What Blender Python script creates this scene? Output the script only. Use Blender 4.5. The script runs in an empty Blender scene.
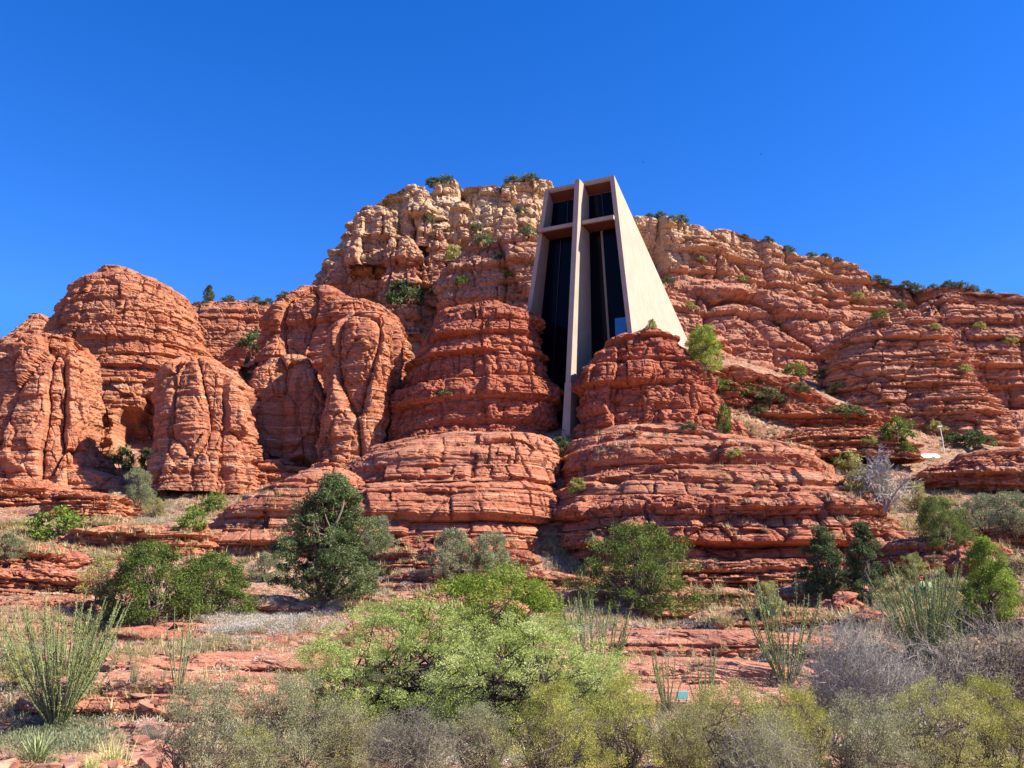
import bpy, math, random
import numpy as np
from mathutils import Vector
R = math.radians
SC = bpy.context.scene
COL = SC.collection
# ------------------------------------------------------------ camera
F_PX, PITCH, CX, CY = 900.0, R(14.0), 512.0, 384.0
cam_d = bpy.data.cameras.new('camera')
cam = bpy.data.objects.new('camera', cam_d)
COL.objects.link(cam)
cam.location = (0, 0, 0)
cam.rotation_euler = (R(90) + PITCH, 0, 0)
cam_d.sensor_width = 36.0
cam_d.lens = 36.0 * F_PX / 1024.0
cam_d.clip_start = 0.1
cam_d.clip_end = 8000
SC.camera = cam
# ------------------------------------------------------------ light
SUN_AZ, SUN_EL = R(76), R(41)          # azimuth measured from -Y (behind the camera) towards +X
to_sun = Vector((math.sin(SUN_AZ) * math.cos(SUN_EL), -math.cos(SUN_AZ) * math.cos(SUN_EL), math.sin(SUN_EL)))
world = bpy.data.worlds.new('World')
SC.world = world
world.use_nodes = True
wn = world.node_tree.nodes
wl = world.node_tree.links
wn.clear()
w_out = wn.new('ShaderNodeOutputWorld')
w_bg = wn.new('ShaderNodeBackground')
w_sky = wn.new('ShaderNodeTexSky')
w_sky.sky_type = 'NISHITA'
w_sky.sun_disc = False
w_sky.sun_elevation = SUN_EL
w_sky.sun_rotation = math.atan2(to_sun.x, to_sun.y)
w_sky.altitude = 1500
w_sky.air_density = 1.0
w_sky.dust_density = 0.15
w_sky.ozone_density = 3.0
w_hsv = wn.new('ShaderNodeHueSaturation')
w_hsv.inputs['Hue'].default_value = 0.517
w_hsv.inputs['Saturation'].default_value = 1.36
w_hsv.inputs['Value'].default_value = 1.5
wl.new(w_sky.outputs[0], w_hsv.inputs['Color'])
w_min = wn.new('ShaderNodeVectorMath'); w_min.operation = 'MINIMUM'
w_min.inputs[1].default_value = (0.45, 2.0, 6.5)
wl.new(w_hsv.outputs[0], w_min.inputs[0])
wl.new(w_min.outputs[0], w_bg.inputs[0])
w_bg.inputs[1].default_value = 0.082
wl.new(w_bg.outputs[0], w_out.inputs[0])
sun_d = bpy.data.lights.new('sun', 'SUN')
sun_d.energy = 5.0
sun_d.angle = R(0.53)
sun_d.color = (1.0, 0.92, 0.78)
sun = bpy.data.objects.new('sun', sun_d)
COL.objects.link(sun)
sun.rotation_euler = to_sun.to_track_quat('Z', 'Y').to_euler()
SC.view_settings.view_transform = 'Standard'
SC.view_settings.look = 'None'
SC.view_settings.gamma = 1.0
SC.view_settings.use_curve_mapping = False
SC.view_settings.exposure = 1.2
SC.render.filter_size = 1.0
SC.cycles.max_bounces = 6
SC.cycles.diffuse_bounces = 2
SC.cycles.transparent_max_bounces = 8

rng = np.random.default_rng(7)
random.seed(7)
SP, CP = math.sin(PITCH), math.cos(PITCH)

def ray(px, py):                        # direction (not unit) of a photo point, forward = 1
    u = (px - CX) / F_PX
    v = (CY - py) / F_PX
    return np.array([u, CP - v * SP, SP + v * CP])
def at(px, py, Y):                      # world point of a photo point at depth Y
    d = ray(px, py)
    return d * (Y / d[1])
def fwd(p):
    return p[1] * CP + p[2] * SP
def zrow(py, Y):
    return at(CX, py, Y)[2]

# ------------------------------------------------------------ noise
_perm = np.random.default_rng(3).permutation(256).astype(np.int64)
_perm = np.concatenate([_perm, _perm, _perm])
_g = np.random.default_rng(4).normal(size=(256, 3))
_g /= np.linalg.norm(_g, axis=1)[:, None]
def _h(i, j, k):
    return _perm[(_perm[(_perm[i & 255] + j) & 255] + k) & 255]
def perlin(p):
    p = np.asarray(p, float)
    i = np.floor(p).astype(np.int64)
    f = p - i
    w = f * f * f * (f * (f * 6 - 15) + 10)
    out = 0
    for a in (0, 1):
        wx = w[:, 0] if a else 1 - w[:, 0]
        for b in (0, 1):
            wy = w[:, 1] if b else 1 - w[:, 1]
            for c in (0, 1):
                wz = w[:, 2] if c else 1 - w[:, 2]
                g = _g[_h(i[:, 0] + a, i[:, 1] + b, i[:, 2] + c)]
                out = out + wx * wy * wz * (g[:, 0] * (f[:, 0] - a) + g[:, 1] * (f[:, 1] - b) + g[:, 2] * (f[:, 2] - c))
    return out * 1.6
def fbm(p, o=4, r=0.5):
    s, a = 0, 1.0
    p = np.array(p, float)
    for k in range(o):
        s = s + a * perlin(p + 17.3 * k)
        a *= r
        p = p * 2.03
    return s
_ro = np.random.default_rng(5).random((256, 4))
def worley(p, facet=False):
    i = np.floor(p).astype(np.int64)
    n = len(p)
    f1 = np.full(n, 9.0); f2 = np.full(n, 9.0); cid = np.zeros(n, np.int64); dl = np.zeros((n, 3))
    for a in (-1, 0, 1):
        for b in (-1, 0, 1):
            for c in (-1, 0, 1):
                h = _h(i[:, 0] + a, i[:, 1] + b, i[:, 2] + c)
                q = _ro[h]
                dv = np.stack([p[:, 0] - i[:, 0] - a - q[:, 0], p[:, 1] - i[:, 1] - b - q[:, 1], p[:, 2] - i[:, 2] - c - q[:, 2]], 1)
                d = (dv ** 2).sum(1)
                m = d < f1
                f2 = np.where(m, f1, np.minimum(f2, d))
                cid = np.where(m, h, cid)
                if facet: dl = np.where(m[:, None], dv, dl)
                f1 = np.where(m, d, f1)
    c = _ro[cid][:, 3]
    if facet:
        return np.sqrt(f1), np.sqrt(f2), c, (dl * _g[cid]).sum(1)
    return np.sqrt(f1), np.sqrt(f2), c

# beds of rock shared by every cliff
def make_beds(seed, lo, hi):
    r = np.random.default_rng(seed)
    z, b, h = -15.0, [-15.0], []
    prev = 0
    while z < 110:
        t = r.uniform(lo, hi) if r.random() < 0.6 else r.uniform(lo, (lo + hi) / 2)
        z += t
        b.append(z)
        x = r.uniform(-0.6, 0.6)
        if abs(x - prev) < 0.3: x = -x
        h.append(x); prev = x
    return np.array(b), np.array(h)
BEDS = make_beds(11, 0.7, 3.4)
FINE = make_beds(12, 0.14, 0.55)
MID = make_beds(13, 0.4, 1.3)
def strata(p, beds, lat, seed):
    b, h = beds
    k = np.clip(np.searchsorted(b, p[:, 2]) - 1, 0, len(h) - 1)
    T = b[k + 1] - b[k]
    t = (p[:, 2] - b[k]) / T
    q = np.stack([p[:, 0] / lat, p[:, 1] / lat, k * 3.37 + seed], 1)
    m = perlin(q)
    step = h[k] * (0.7 + 1.1 * m) + 0.45 * m
    notch = np.clip(1 - t / 0.18, 0, 1) * (0.4 + 0.9 * np.clip(m + 0.25, 0, 1))
    shoulder = np.clip((t - 0.8) / 0.2, 0, 1) ** 2 * 0.3
    return step + 0.35 * (0.5 - t) - notch - shoulder

def smooth(a, b, x):
    t = np.clip((x - a) / (b - a), 0, 1)
    return t * t * (3 - 2 * t)

def bricks(p, beds, w, seed):
    """rectangular blocks split by upright joints inside each bed"""
    b, h = beds
    k = np.clip(np.searchsorted(b, p[:, 2]) - 1, 0, len(h) - 1)
    r = _ro[(k * 7 + int(seed)) & 255]
    th = r[:, 0] * 1.4 - 0.7; ww = w * (0.6 + 1.6 * r[:, 1])
    X = (p[:, 0] * np.cos(th) + p[:, 1] * np.sin(th)) / ww + r[:, 2] * 7
    Y = (-p[:, 0] * np.sin(th) + p[:, 1] * np.cos(th)) / ww + r[:, 3] * 7
    X = X + 0.35 * np.sin(X * 1.7 + k); Y = Y + 0.35 * np.sin(Y * 1.9 + k)
    i = np.floor(X); j = np.floor(Y)
    c = _ro[_h(i.astype(np.int64), j.astype(np.int64), k)]
    fx = X - i; fy = Y - j
    e = np.minimum(np.minimum(fx, 1 - fx), np.minimum(fy, 1 - fy)) * ww
    return (c[:, 0] - 0.5) * 1.6 + (fx - 0.5) * (c[:, 1] - 0.5) * 1.2 - 0.7 * np.exp(-(e / 0.12) ** 2) * (c[:, 2] > 0.3)

# hollows weathered into the rock faces: centre, half width, half height, depth
CARVES = [(at(140, 442, 104), 3.2, 5.0, 5.5), (at(183, 333, 106), 1.1, 1.0, 1.6), (at(712, 517, 65), 0.75, 1.0, 1.4), (at(738, 520, 65), 0.6, 1.1, 1.0), (at(798, 528, 66), 0.55, 1.1, 1.1),
          (at(812, 424, 96), 0.9, 0.6, 1.4), (at(300, 462, 92), 2.0, 1.3, 1.5), (at(245, 468, 92), 1.6, 1.0, 1.3), (at(640, 470, 68), 1.4, 0.45, 0.8), (at(610, 482, 68), 1.0, 0.6, 0.8),
          (at(330, 420, 92), 0.7, 4.0, 1.2), (at(470, 250, 140), 2.2, 3.0, 3.0), (at(410, 235, 140), 1.2, 3.5, 2.5)]
def rock_disp(p, S):
    """outward displacement in metres; S: style dict"""
    sd = S.get('seed', 0.0)
    w = p + 0.25 * np.stack([perlin(p / 3.0 + 5), perlin(p / 3.0 + 11), 0.35 * perlin(p / 3.0 + 19)], 1)
    tilt = S.get('tilt', 0.0)
    w[:, 2] += 1.2 * perlin(np.stack([p[:, 0] / 30, p[:, 1] / 30, p[:, 2] * 0 + 0.5 + sd], 1)) + tilt * p[:, 0]
    sc = S.get('scale', 1.0)
    ws = w.copy(); ws[:, 2] /= sc
    lat = S.get('lat', 12.0)
    soft = 0.55 + 0.9 * np.clip(perlin(p / 14.0 + sd + 60) + 0.45, 0, 1)
    d = S.get('strata', 0.6) * strata(ws, BEDS, lat, sd)
    d += S.get('mid', 0.22) * strata(ws, MID, lat * 0.5, sd + 9) * soft
    d += S.get('fine', 0.09) * strata(ws, FINE, lat * 0.25, sd + 21) * soft
    L = S.get('lump', 1.0)
    d += L * 1.4 * perlin(p / 10.0 + sd) + L * 0.35 * perlin(p / 4.0 + sd + 4)
    b = S.get('block', 0.4)
    if b > 0:
        bs = S.get('bs', 2.4)
        bz = S.get('bz', 1.0)
        f1, f2, c, fa = worley(w / np.array([bs, bs, bs * 0.8 * bz]) + sd, True)
        d += b * (c - 0.5) + b * 1.5 * fa - b * 0.7 * np.exp(-((f2 - f1) / 0.05) ** 2)
        f1, f2, c, fa = worley(w / np.array([bs, bs, bs * 0.6]) * 2.6 + sd + 31, True)
        k = 0.5 * b * np.clip(perlin(p / 6.0 + sd + 80) + 0.6, 0.1, 1.3)
        d += k * (c - 0.5) + 1.2 * k * fa
        f1, f2, c, fa = worley(w / np.array([bs, bs, bs * 0.6]) * 6.0 + sd + 37, True)
        d += 0.4 * k * (c - 0.5) + 0.6 * k * fa
    q = S.get('brick', 0.35)
    if q > 0:
        d += q * bricks(ws, BEDS, S.get('bw', 3.2), sd) + 0.45 * q * bricks(ws, MID, S.get('bw', 3.2) * 0.4, sd + 5) * soft
    j = S.get('joint', 0.0)
    if j > 0:
        js = S.get('js', 7.0)
        f1, f2, c, fa = worley(np.stack([w[:, 0] / js, w[:, 1] / js, w[:, 2] / (js * 4)], 1) + sd * 3, True)
        d += j * (c - 0.5) * 1.4 + j * (0.5 - f1) * 0.9 + j * 0.8 * fa - j * 0.5 * np.exp(-((f2 - f1) / 0.06) ** 2)
    d += S.get('rough', 0.12) * fbm(p / 0.9 + sd, 3, 0.55)
    for c, rx, rz, dep in CARVES:
        q = (p - c) / np.array([rx, rx * 2.5, rz]) + 0.35 * perlin(p / (rx * 0.9))[:, None]
        d -= dep * smooth(1.15, 0.75, np.linalg.norm(q, axis=1))
    return d

# ------------------------------------------------------------ mesh helpers
def mesh_np(name, V, Fq, mat=None, smooth_=False, tint=None, parent=None, mats=None, midx=None):
    me = bpy.data.meshes.new(name)
    V = np.asarray(V, np.float32); Fq = np.asarray(Fq, np.int32)
    n, k = Fq.shape
    me.vertices.add(len(V)); me.vertices.foreach_set('co', V.ravel())
    me.loops.add(n * k); me.loops.foreach_set('vertex_index', Fq.ravel())
    me.polygons.add(n)
    me.polygons.foreach_set('loop_start', np.arange(0, n * k, k, dtype=np.int32))
    me.polygons.foreach_set('loop_total', np.full(n, k, np.int32))
    me.polygons.foreach_set('use_smooth', np.full(n, bool(smooth_)))
    if mats:
        for m in mats: me.materials.append(m)
        me.polygons.foreach_set('material_index', np.asarray(midx, np.int32))
    elif mat: me.materials.append(mat)
    if tint is not None:
        a = me.attributes.new('tint', 'FLOAT', 'POINT')
        a.data.foreach_set('value', np.asarray(tint, np.float32))
    me.update(calc_edges=True)
    o = bpy.data.objects.new(name, me)
    COL.objects.link(o)
    if parent: o.parent = parent
    return o
def tag(o, label=None, cat=None, group=None, kind=None):
    if label: o['label'] = label
    if cat: o['category'] = cat
    if group: o['group'] = group
    if kind: o['kind'] = kind
    return o
def empty(name, loc, rz=0, **k):
    o = bpy.data.objects.new(name, None)
    COL.objects.link(o)
    o.location = loc; o.rotation_euler = (0, 0, rz)
    return tag(o, **k)
def grid_faces(nu, nv, wrap_u=False):
    iu = np.arange(nu if wrap_u else nu - 1)
    iv = np.arange(nv - 1)
    U, W = np.meshgrid(iu, iv, indexing='ij')
    U = U.ravel(); W = W.ravel(); U2 = (U + 1) % nu
    return np.stack([U * nv + W, U2 * nv + W, U2 * nv + W + 1, U * nv + W + 1], 1)
def grid_normals(P, wrap_u):
    du = np.roll(P, -1, 0) - np.roll(P, 1, 0)
    if not wrap_u:
        du[0] = P[1] - P[0]; du[-1] = P[-1] - P[-2]
    dv = np.gradient(P, axis=1)
    n = np.cross(du, dv)
    l = np.linalg.norm(n, axis=2, keepdims=True)
    return n / np.maximum(l, 1e-9)

# ------------------------------------------------------------ materials
class NT:
    def __init__(s, name):
        s.m = bpy.data.materials.new(name); s.m.use_nodes = True
        s.n = s.m.node_tree.nodes; s.l = s.m.node_tree.links
        s.b = s.n['Principled BSDF']
        s.out = s.n['Material Output']
    def new(s, t, **k):
        o = s.n.new(t)
        for a, v in k.items(): setattr(o, a, v)
        return o
    def put(s, sock, v):
        if hasattr(v, 'is_output'): s.l.new(v, sock)
        else: sock.default_value = v
    def math(s, op, a, b=0.0, c=0.0, clamp=False):
        o = s.new('ShaderNodeMath', operation=op, use_clamp=clamp)
        s.put(o.inputs[0], a); s.put(o.inputs[1], b); s.put(o.inputs[2], c)
        return o.outputs[0]
    def mix(s, f, a, b, mode='MIX'):
        o = s.new('ShaderNodeMix', data_type='RGBA', blend_type=mode)
        s.put(o.inputs[0], f)
        s.put(o.inputs[6], a if hasattr(a, 'is_output') else (*a, 1)); s.put(o.inputs[7], b if hasattr(b, 'is_output') else (*b, 1))
        return o.outputs[2]
    def coord(s, scale=(1, 1, 1), kind='Object'):
        t = s.new('ShaderNodeTexCoord')
        mp = s.new('ShaderNodeMapping')
        mp.inputs['Scale'].default_value = scale
        s.l.new(t.outputs[kind], mp.inputs[0])
        return mp.outputs[0]
    def noise(s, vec, scale, detail=4, rough=0.5, dist=0.0):
        o = s.new('ShaderNodeTexNoise')
        s.l.new(vec, o.inputs['Vector'])
        o.inputs['Scale'].default_value = scale; o.inputs['Detail'].default_value = detail
        o.inputs['Roughness'].default_value = rough; o.inputs['Distortion'].default_value = dist
        return o.outputs['Fac']
    def voro(s, vec, scale, feature='F1', out='Distance'):
        o = s.new('ShaderNodeTexVoronoi', feature=feature)
        s.l.new(vec, o.inputs['Vector']); o.inputs['Scale'].default_value = scale
        return o.outputs[out]
    def ramp(s, f, pts):
        o = s.new('ShaderNodeMapRange', interpolation_type='SMOOTHSTEP')
        s.put(o.inputs[0], f)
        o.inputs[1].default_value, o.inputs[2].default_value = pts[0], pts[1]
        o.inputs[3].default_value, o.inputs[4].default_value = (pts[2], pts[3]) if len(pts) > 2 else (0, 1)
        return o.outputs[0]
    def bump(s, h, strength, dist, prev=None):
        o = s.new('ShaderNodeBump')
        s.l.new(h, o.inputs['Height'])
        o.inputs['Strength'].default_value = strength; o.inputs['Distance'].default_value = dist
        if prev: s.l.new(prev, o.inputs['Normal'])
        return o.outputs[0]

ALB = 0.82
def rock_material(name, red, light, dark, cream=None, cz=(0, 1), px=1.0, band=(0.72, 0.46, 0.33)):
    """layered sandstone; cream above the heights cz, px = coarseness of the small relief"""
    red, light, dark, band = [tuple(v * ALB * m for v, m in zip(q, (0.93, 1.01, 1.02))) for q in (red, light, dark, band)]
    if cream: cream = tuple(v * 0.8 for v in cream)
    t = NT(name)
    c = t.coord()
    big = t.noise(c, 0.11, 4, 0.6)
    medn = t.noise(c, 0.9 / px, 5, 0.62)
    beds = t.noise(t.coord((0.035, 0.035, 1.05)), 1.0, 5, 0.65)
    lam = t.noise(t.coord((0.12, 0.12, 4.2 / px)), 1.0, 4, 0.6)
    streak = t.noise(t.coord((0.8, 0.8, 0.07)), 1.0, 4, 0.6)
    col = t.mix(t.ramp(beds, (0.34, 0.64)), red, light)
    col = t.mix(t.math('MULTIPLY', t.ramp(medn, (0.45, 0.72)), 0.55), col, light)
    col = t.mix(t.math('MULTIPLY', t.ramp(lam, (0.57, 0.68)), 0.8), col, band)
    if cream:
        sep = t.new('ShaderNodeSeparateXYZ'); t.l.new(c, sep.inputs[0])
        z = t.math('ADD', sep.outputs[2], t.math('MULTIPLY', t.math('SUBTRACT', big, 0.5), 16.0))
        z = t.math('ADD', z, t.math('MULTIPLY', t.math('SUBTRACT', beds, 0.5), 14.0))
        z = t.math('ADD', z, t.math('MULTIPLY', t.math('SUBTRACT', medn, 0.5), 6.0))
        col = t.mix(t.ramp(z, (cz[0], cz[1])), col, cream)
    col = t.mix(t.math('MULTIPLY', t.ramp(streak, (0.54, 0.68)), 0.65), col, dark)
    col = t.mix(t.math('MULTIPLY', t.ramp(big, (0.5, 0.75)), 0.3), col, dark)
    spk = t.noise(c, 5.0 / px, 3, 0.7)
    col = t.mix(t.math('MULTIPLY', t.ramp(spk, (0.54, 0.68)), 0.5), col, dark)
    col = t.mix(t.math('MULTIPLY', t.ramp(t.noise(t.coord((0.25, 0.25, 2.2)), 1.3, 3, 0.7), (0.56, 0.68)), 0.4), col, dark)
    t.l.new(col, t.b.inputs['Base Color'])
    t.b.inputs['Roughness'].default_value = 0.95
    t.b.inputs['Specular IOR Level'].default_value = 0.12
    n = t.bump(lam, 1.0, 0.26 * px)
    n = t.bump(t.noise(t.coord((1, 1, 2.4)), 1.9 / px, 5, 0.62), 0.7, 0.2 * px, n)
    cr = t.voro(t.coord((1, 1, 2.2)), 0.8 / px, 'DISTANCE_TO_EDGE')
    n = t.bump(t.ramp(cr, (0.0, 0.045)), 0.6, 0.14 * px, n)
    t.l.new(n, t.b.inputs['Normal'])
    return t.m
RED = (0.46, 0.135, 0.075); LIGHT = (0.60, 0.235, 0.13); DARK = (0.2, 0.06, 0.045)
M_red = rock_material('red_sandstone', (0.45, 0.115, 0.062), (0.57, 0.19, 0.105), (0.16, 0.042, 0.033), px=0.8, band=(0.60, 0.26, 0.16))
M_tier = rock_material('banded_sandstone', RED, LIGHT, DARK, px=0.75)
M_orange = rock_material('orange_sandstone', (0.50, 0.15, 0.075), (0.62, 0.25, 0.135), (0.26, 0.08, 0.05), px=1.0)
M_ledge = rock_material('ledge_sandstone', (0.48, 0.16, 0.09), (0.62, 0.27, 0.17), (0.25, 0.08, 0.055), px=0.35)
M_mesa = rock_material('mesa_sandstone', (0.52, 0.19, 0.105), (0.64, 0.32, 0.19), (0.24, 0.085, 0.055), cream=(0.70, 0.49, 0.30), cz=(52, 66), px=1.2)
M_ridge = rock_material('ridge_sandstone', (0.50, 0.175, 0.10), (0.64, 0.29, 0.18), (0.25, 0.085, 0.06), cream=(0.66, 0.43, 0.27), cz=(54, 76), px=1.1)

# ------------------------------------------------------------ terrain
CTL = [  # (px, py, depth)
 (0,745,18),(250,745,18),(500,745,18),(800,745,18),(1024,745,18),
 (60,715,24),(250,700,26),(500,700,26),(800,700,26),(1024,700,26),
 (120,650,33),(300,650,33),(600,655,33),(760,655,34),(900,655,33),(1040,650,33),(-60,650,33),
 (20,612,40),(200,612,40),(400,607,44),(620,615,46),(780,615,45),(900,612,43),(1040,610,38),
 (-80,575,52),(60,572,52),(200,580,50),(330,588,53),(450,570,63),(530,565,64),(700,585,62),(620,580,62),(800,588,61),(860,585,62),(960,570,48),(1060,560,48),
 (-80,520,70),(60,525,70),(150,517,76),(250,540,68),(200,498,88),(0,495,86),(260,492,90),
 (450,480,76),(600,480,76),(560,450,84),(700,447,88),(450,452,88),
 (790,470,86),(880,515,70),(930,500,76),(1000,490,82),(900,470,92),(960,462,96),(1060,455,100),(1000,520,66),
 (730,400,100),(780,410,102),(850,440,100),(760,375,112),(830,390,116),(900,420,112),(960,440,112),
 (330,470,100),(100,470,100),(480,400,108),(620,400,106),(1010,445,124),(1080,450,128),(940,440,124),
]
P_c = np.array([at(*c) for c in CTL] + [
 (0, -60, -1.6), (-60, -40, -1.6), (60, -40, -1.6), (-8, 0, -1.6), (8, 0, -1.6), (0, 8, -1.75), (-25, 6, -1.8), (25, 6, -1.8),
 (-60, 20, -2), (60, 20, -2), (-100, 80, 6), (105, 80, 10), (-150, 200, 30), (0, 200, 44), (160, 200, 38), (-40, 130, 34), (30, 130, 36), (80, 130, 24), (115, 130, 24), (-100, 130, 22)])
def tps_fit(P):
    X = P[:, :2]; n = len(X)
    r = np.linalg.norm(X[:, None] - X[None], axis=2)
    K = np.where(r > 0, r * r * np.log(np.maximum(r, 1e-9)), 0) + np.eye(n) * 0.5
    A = np.zeros((n + 3, n + 3)); A[:n, :n] = K; A[:n, n] = 1; A[:n, n + 1:] = X; A[n, :n] = 1; A[n + 1:, :n] = X.T
    b = np.zeros(n + 3); b[:n] = P[:, 2]
    return X, np.linalg.solve(A, b)
TX, TW = tps_fit(P_c)
def base_h(x, y):
    out = np.zeros(len(x))
    xc = np.clip(x, -160, 170); yc = np.clip(y, -50, 210)
    for s in range(0, len(x), 20000):
        q = np.stack([xc[s:s + 20000], yc[s:s + 20000]], 1)
        r = np.linalg.norm(q[:, None] - TX[None], axis=2)
        U = np.where(r > 0, r * r * np.log(np.maximum(r, 1e-9)), 0)
        out[s:s + 20000] = U @ TW[:len(TX)] + TW[len(TX)] + q @ TW[len(TX) + 1:]
    return out
def ground_h(x, y):
    h = base_h(x, y)
    h = h * (1 - smooth(230, 900, np.hypot(x, y))) + 0 * x
    r = np.hypot(x, y)
    p = np.stack([x, y, h * 0], 1)
    far = smooth(12, 40, r)
    h = h + (0.1 + 0.6 * far) * perlin(p / 7.0) + 0.14 * perlin(p / 1.9 + 3) + 0.05 * fbm(p / 0.55, 2)
    # terraces where bedrock shows
    b, hh = MID
    zz = h + 0.5 * perlin(p / 11.0 + 9)
    k = np.clip(np.searchsorted(b, zz) - 1, 0, len(b) - 2)
    t = (zz - b[k]) / (b[k + 1] - b[k])
    st = b[k] + (b[k + 1] - b[k]) * smooth(0.62, 0.8, t)
    m = smooth(-0.12, 0.15, perlin(p / 6.0 + 40)) * smooth(18, 26, r)
    h = h + m * (st - zz) * 0.9
    f1, f2, c = worley(np.stack([x / 0.9, y / 0.9, h / 0.5], 1))
    h = h + m * 0.16 * (c - 0.5) * smooth(24, 40, r)
    return h
def build_ground():
    ang = np.concatenate([np.linspace(-180, -42, 40)[:-1], np.linspace(-42, 42, 820), np.linspace(42, 180, 40)[1:-1]])
    ang = np.radians(ang)
    rr = np.concatenate([[0.5, 3, 6, 9], np.exp(np.linspace(math.log(11.0), math.log(140), 520)), np.exp(np.linspace(math.log(143), math.log(5000), 40))])
    A, RR = np.meshgrid(ang, rr, indexing='ij')
    x = (np.sin(A) * RR).ravel(); y = (np.cos(A) * RR).ravel()
    z = ground_h(x, y)
    V = np.stack([x, y, z], 1)
    t = NT('desert_ground')
    c = t.coord()
    n1 = t.noise(c, 0.35, 5, 0.6); n2 = t.noise(c, 2.6, 5, 0.65); n3 = t.noise(c, 11.0, 3, 0.6)
    lam = t.noise(t.coord((0.3, 0.3, 6.0)), 1.0, 4, 0.6)
    col = t.mix(t.ramp(n1, (0.38, 0.6)), (0.46, 0.18, 0.11), (0.56, 0.33, 0.22))
    col = t.mix(t.math('MULTIPLY', t.ramp(n2, (0.5, 0.68)), 0.85), col, (0.64, 0.45, 0.31))
    col = t.mix(t.math('MULTIPLY', t.ramp(lam, (0.55, 0.7)), 0.5), col, (0.36, 0.105, 0.06))
    peb = t.voro(c, 5.5, 'F1', 'Color')
    pb = t.new('ShaderNodeSeparateXYZ'); t.l.new(peb, pb.inputs[0])
    col = t.mix(t.math('MULTIPLY', t.ramp(pb.outputs[0], (0.62, 0.8)), 0.6), col, (0.26, 0.085, 0.06))
    col = t.mix(t.math('MULTIPLY', t.ramp(pb.outputs[1], (0.72, 0.9)), 0.5), col, (0.62, 0.44, 0.32))
    col = t.mix(1.0, col, (0.84, 0.88, 0.86), 'MULTIPLY')
    t.l.new(col, t.b.inputs['Base Color'])
    t.b.inputs['Roughness'].default_value = 0.96; t.b.inputs['Specular IOR Level'].default_value = 0.1
    b = t.bump(n2, 0.9, 0.3)
    b = t.bump(t.ramp(t.voro(c, 5.5, 'DISTANCE_TO_EDGE'), (0, 0.1)), 0.8, 0.07, b)
    b = t.bump(n3, 0.7, 0.06, b)
    t.l.new(b, t.b.inputs['Normal'])
    Fq = grid_faces(len(ang), len(rr))
    seam = grid_faces(2, len(rr))      # close the ring behind the camera
    nr = len(rr)
    s = seam.copy()
    last = (len(ang) - 1) * nr
    s = np.where(seam >= nr, seam - nr, seam + last)
    Fq = np.concatenate([Fq, s])[:, ::-1]
    o = mesh_np('ground', V, Fq, t.m, True)
    tag(o, kind='structure')
    return o
build_ground()

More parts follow.
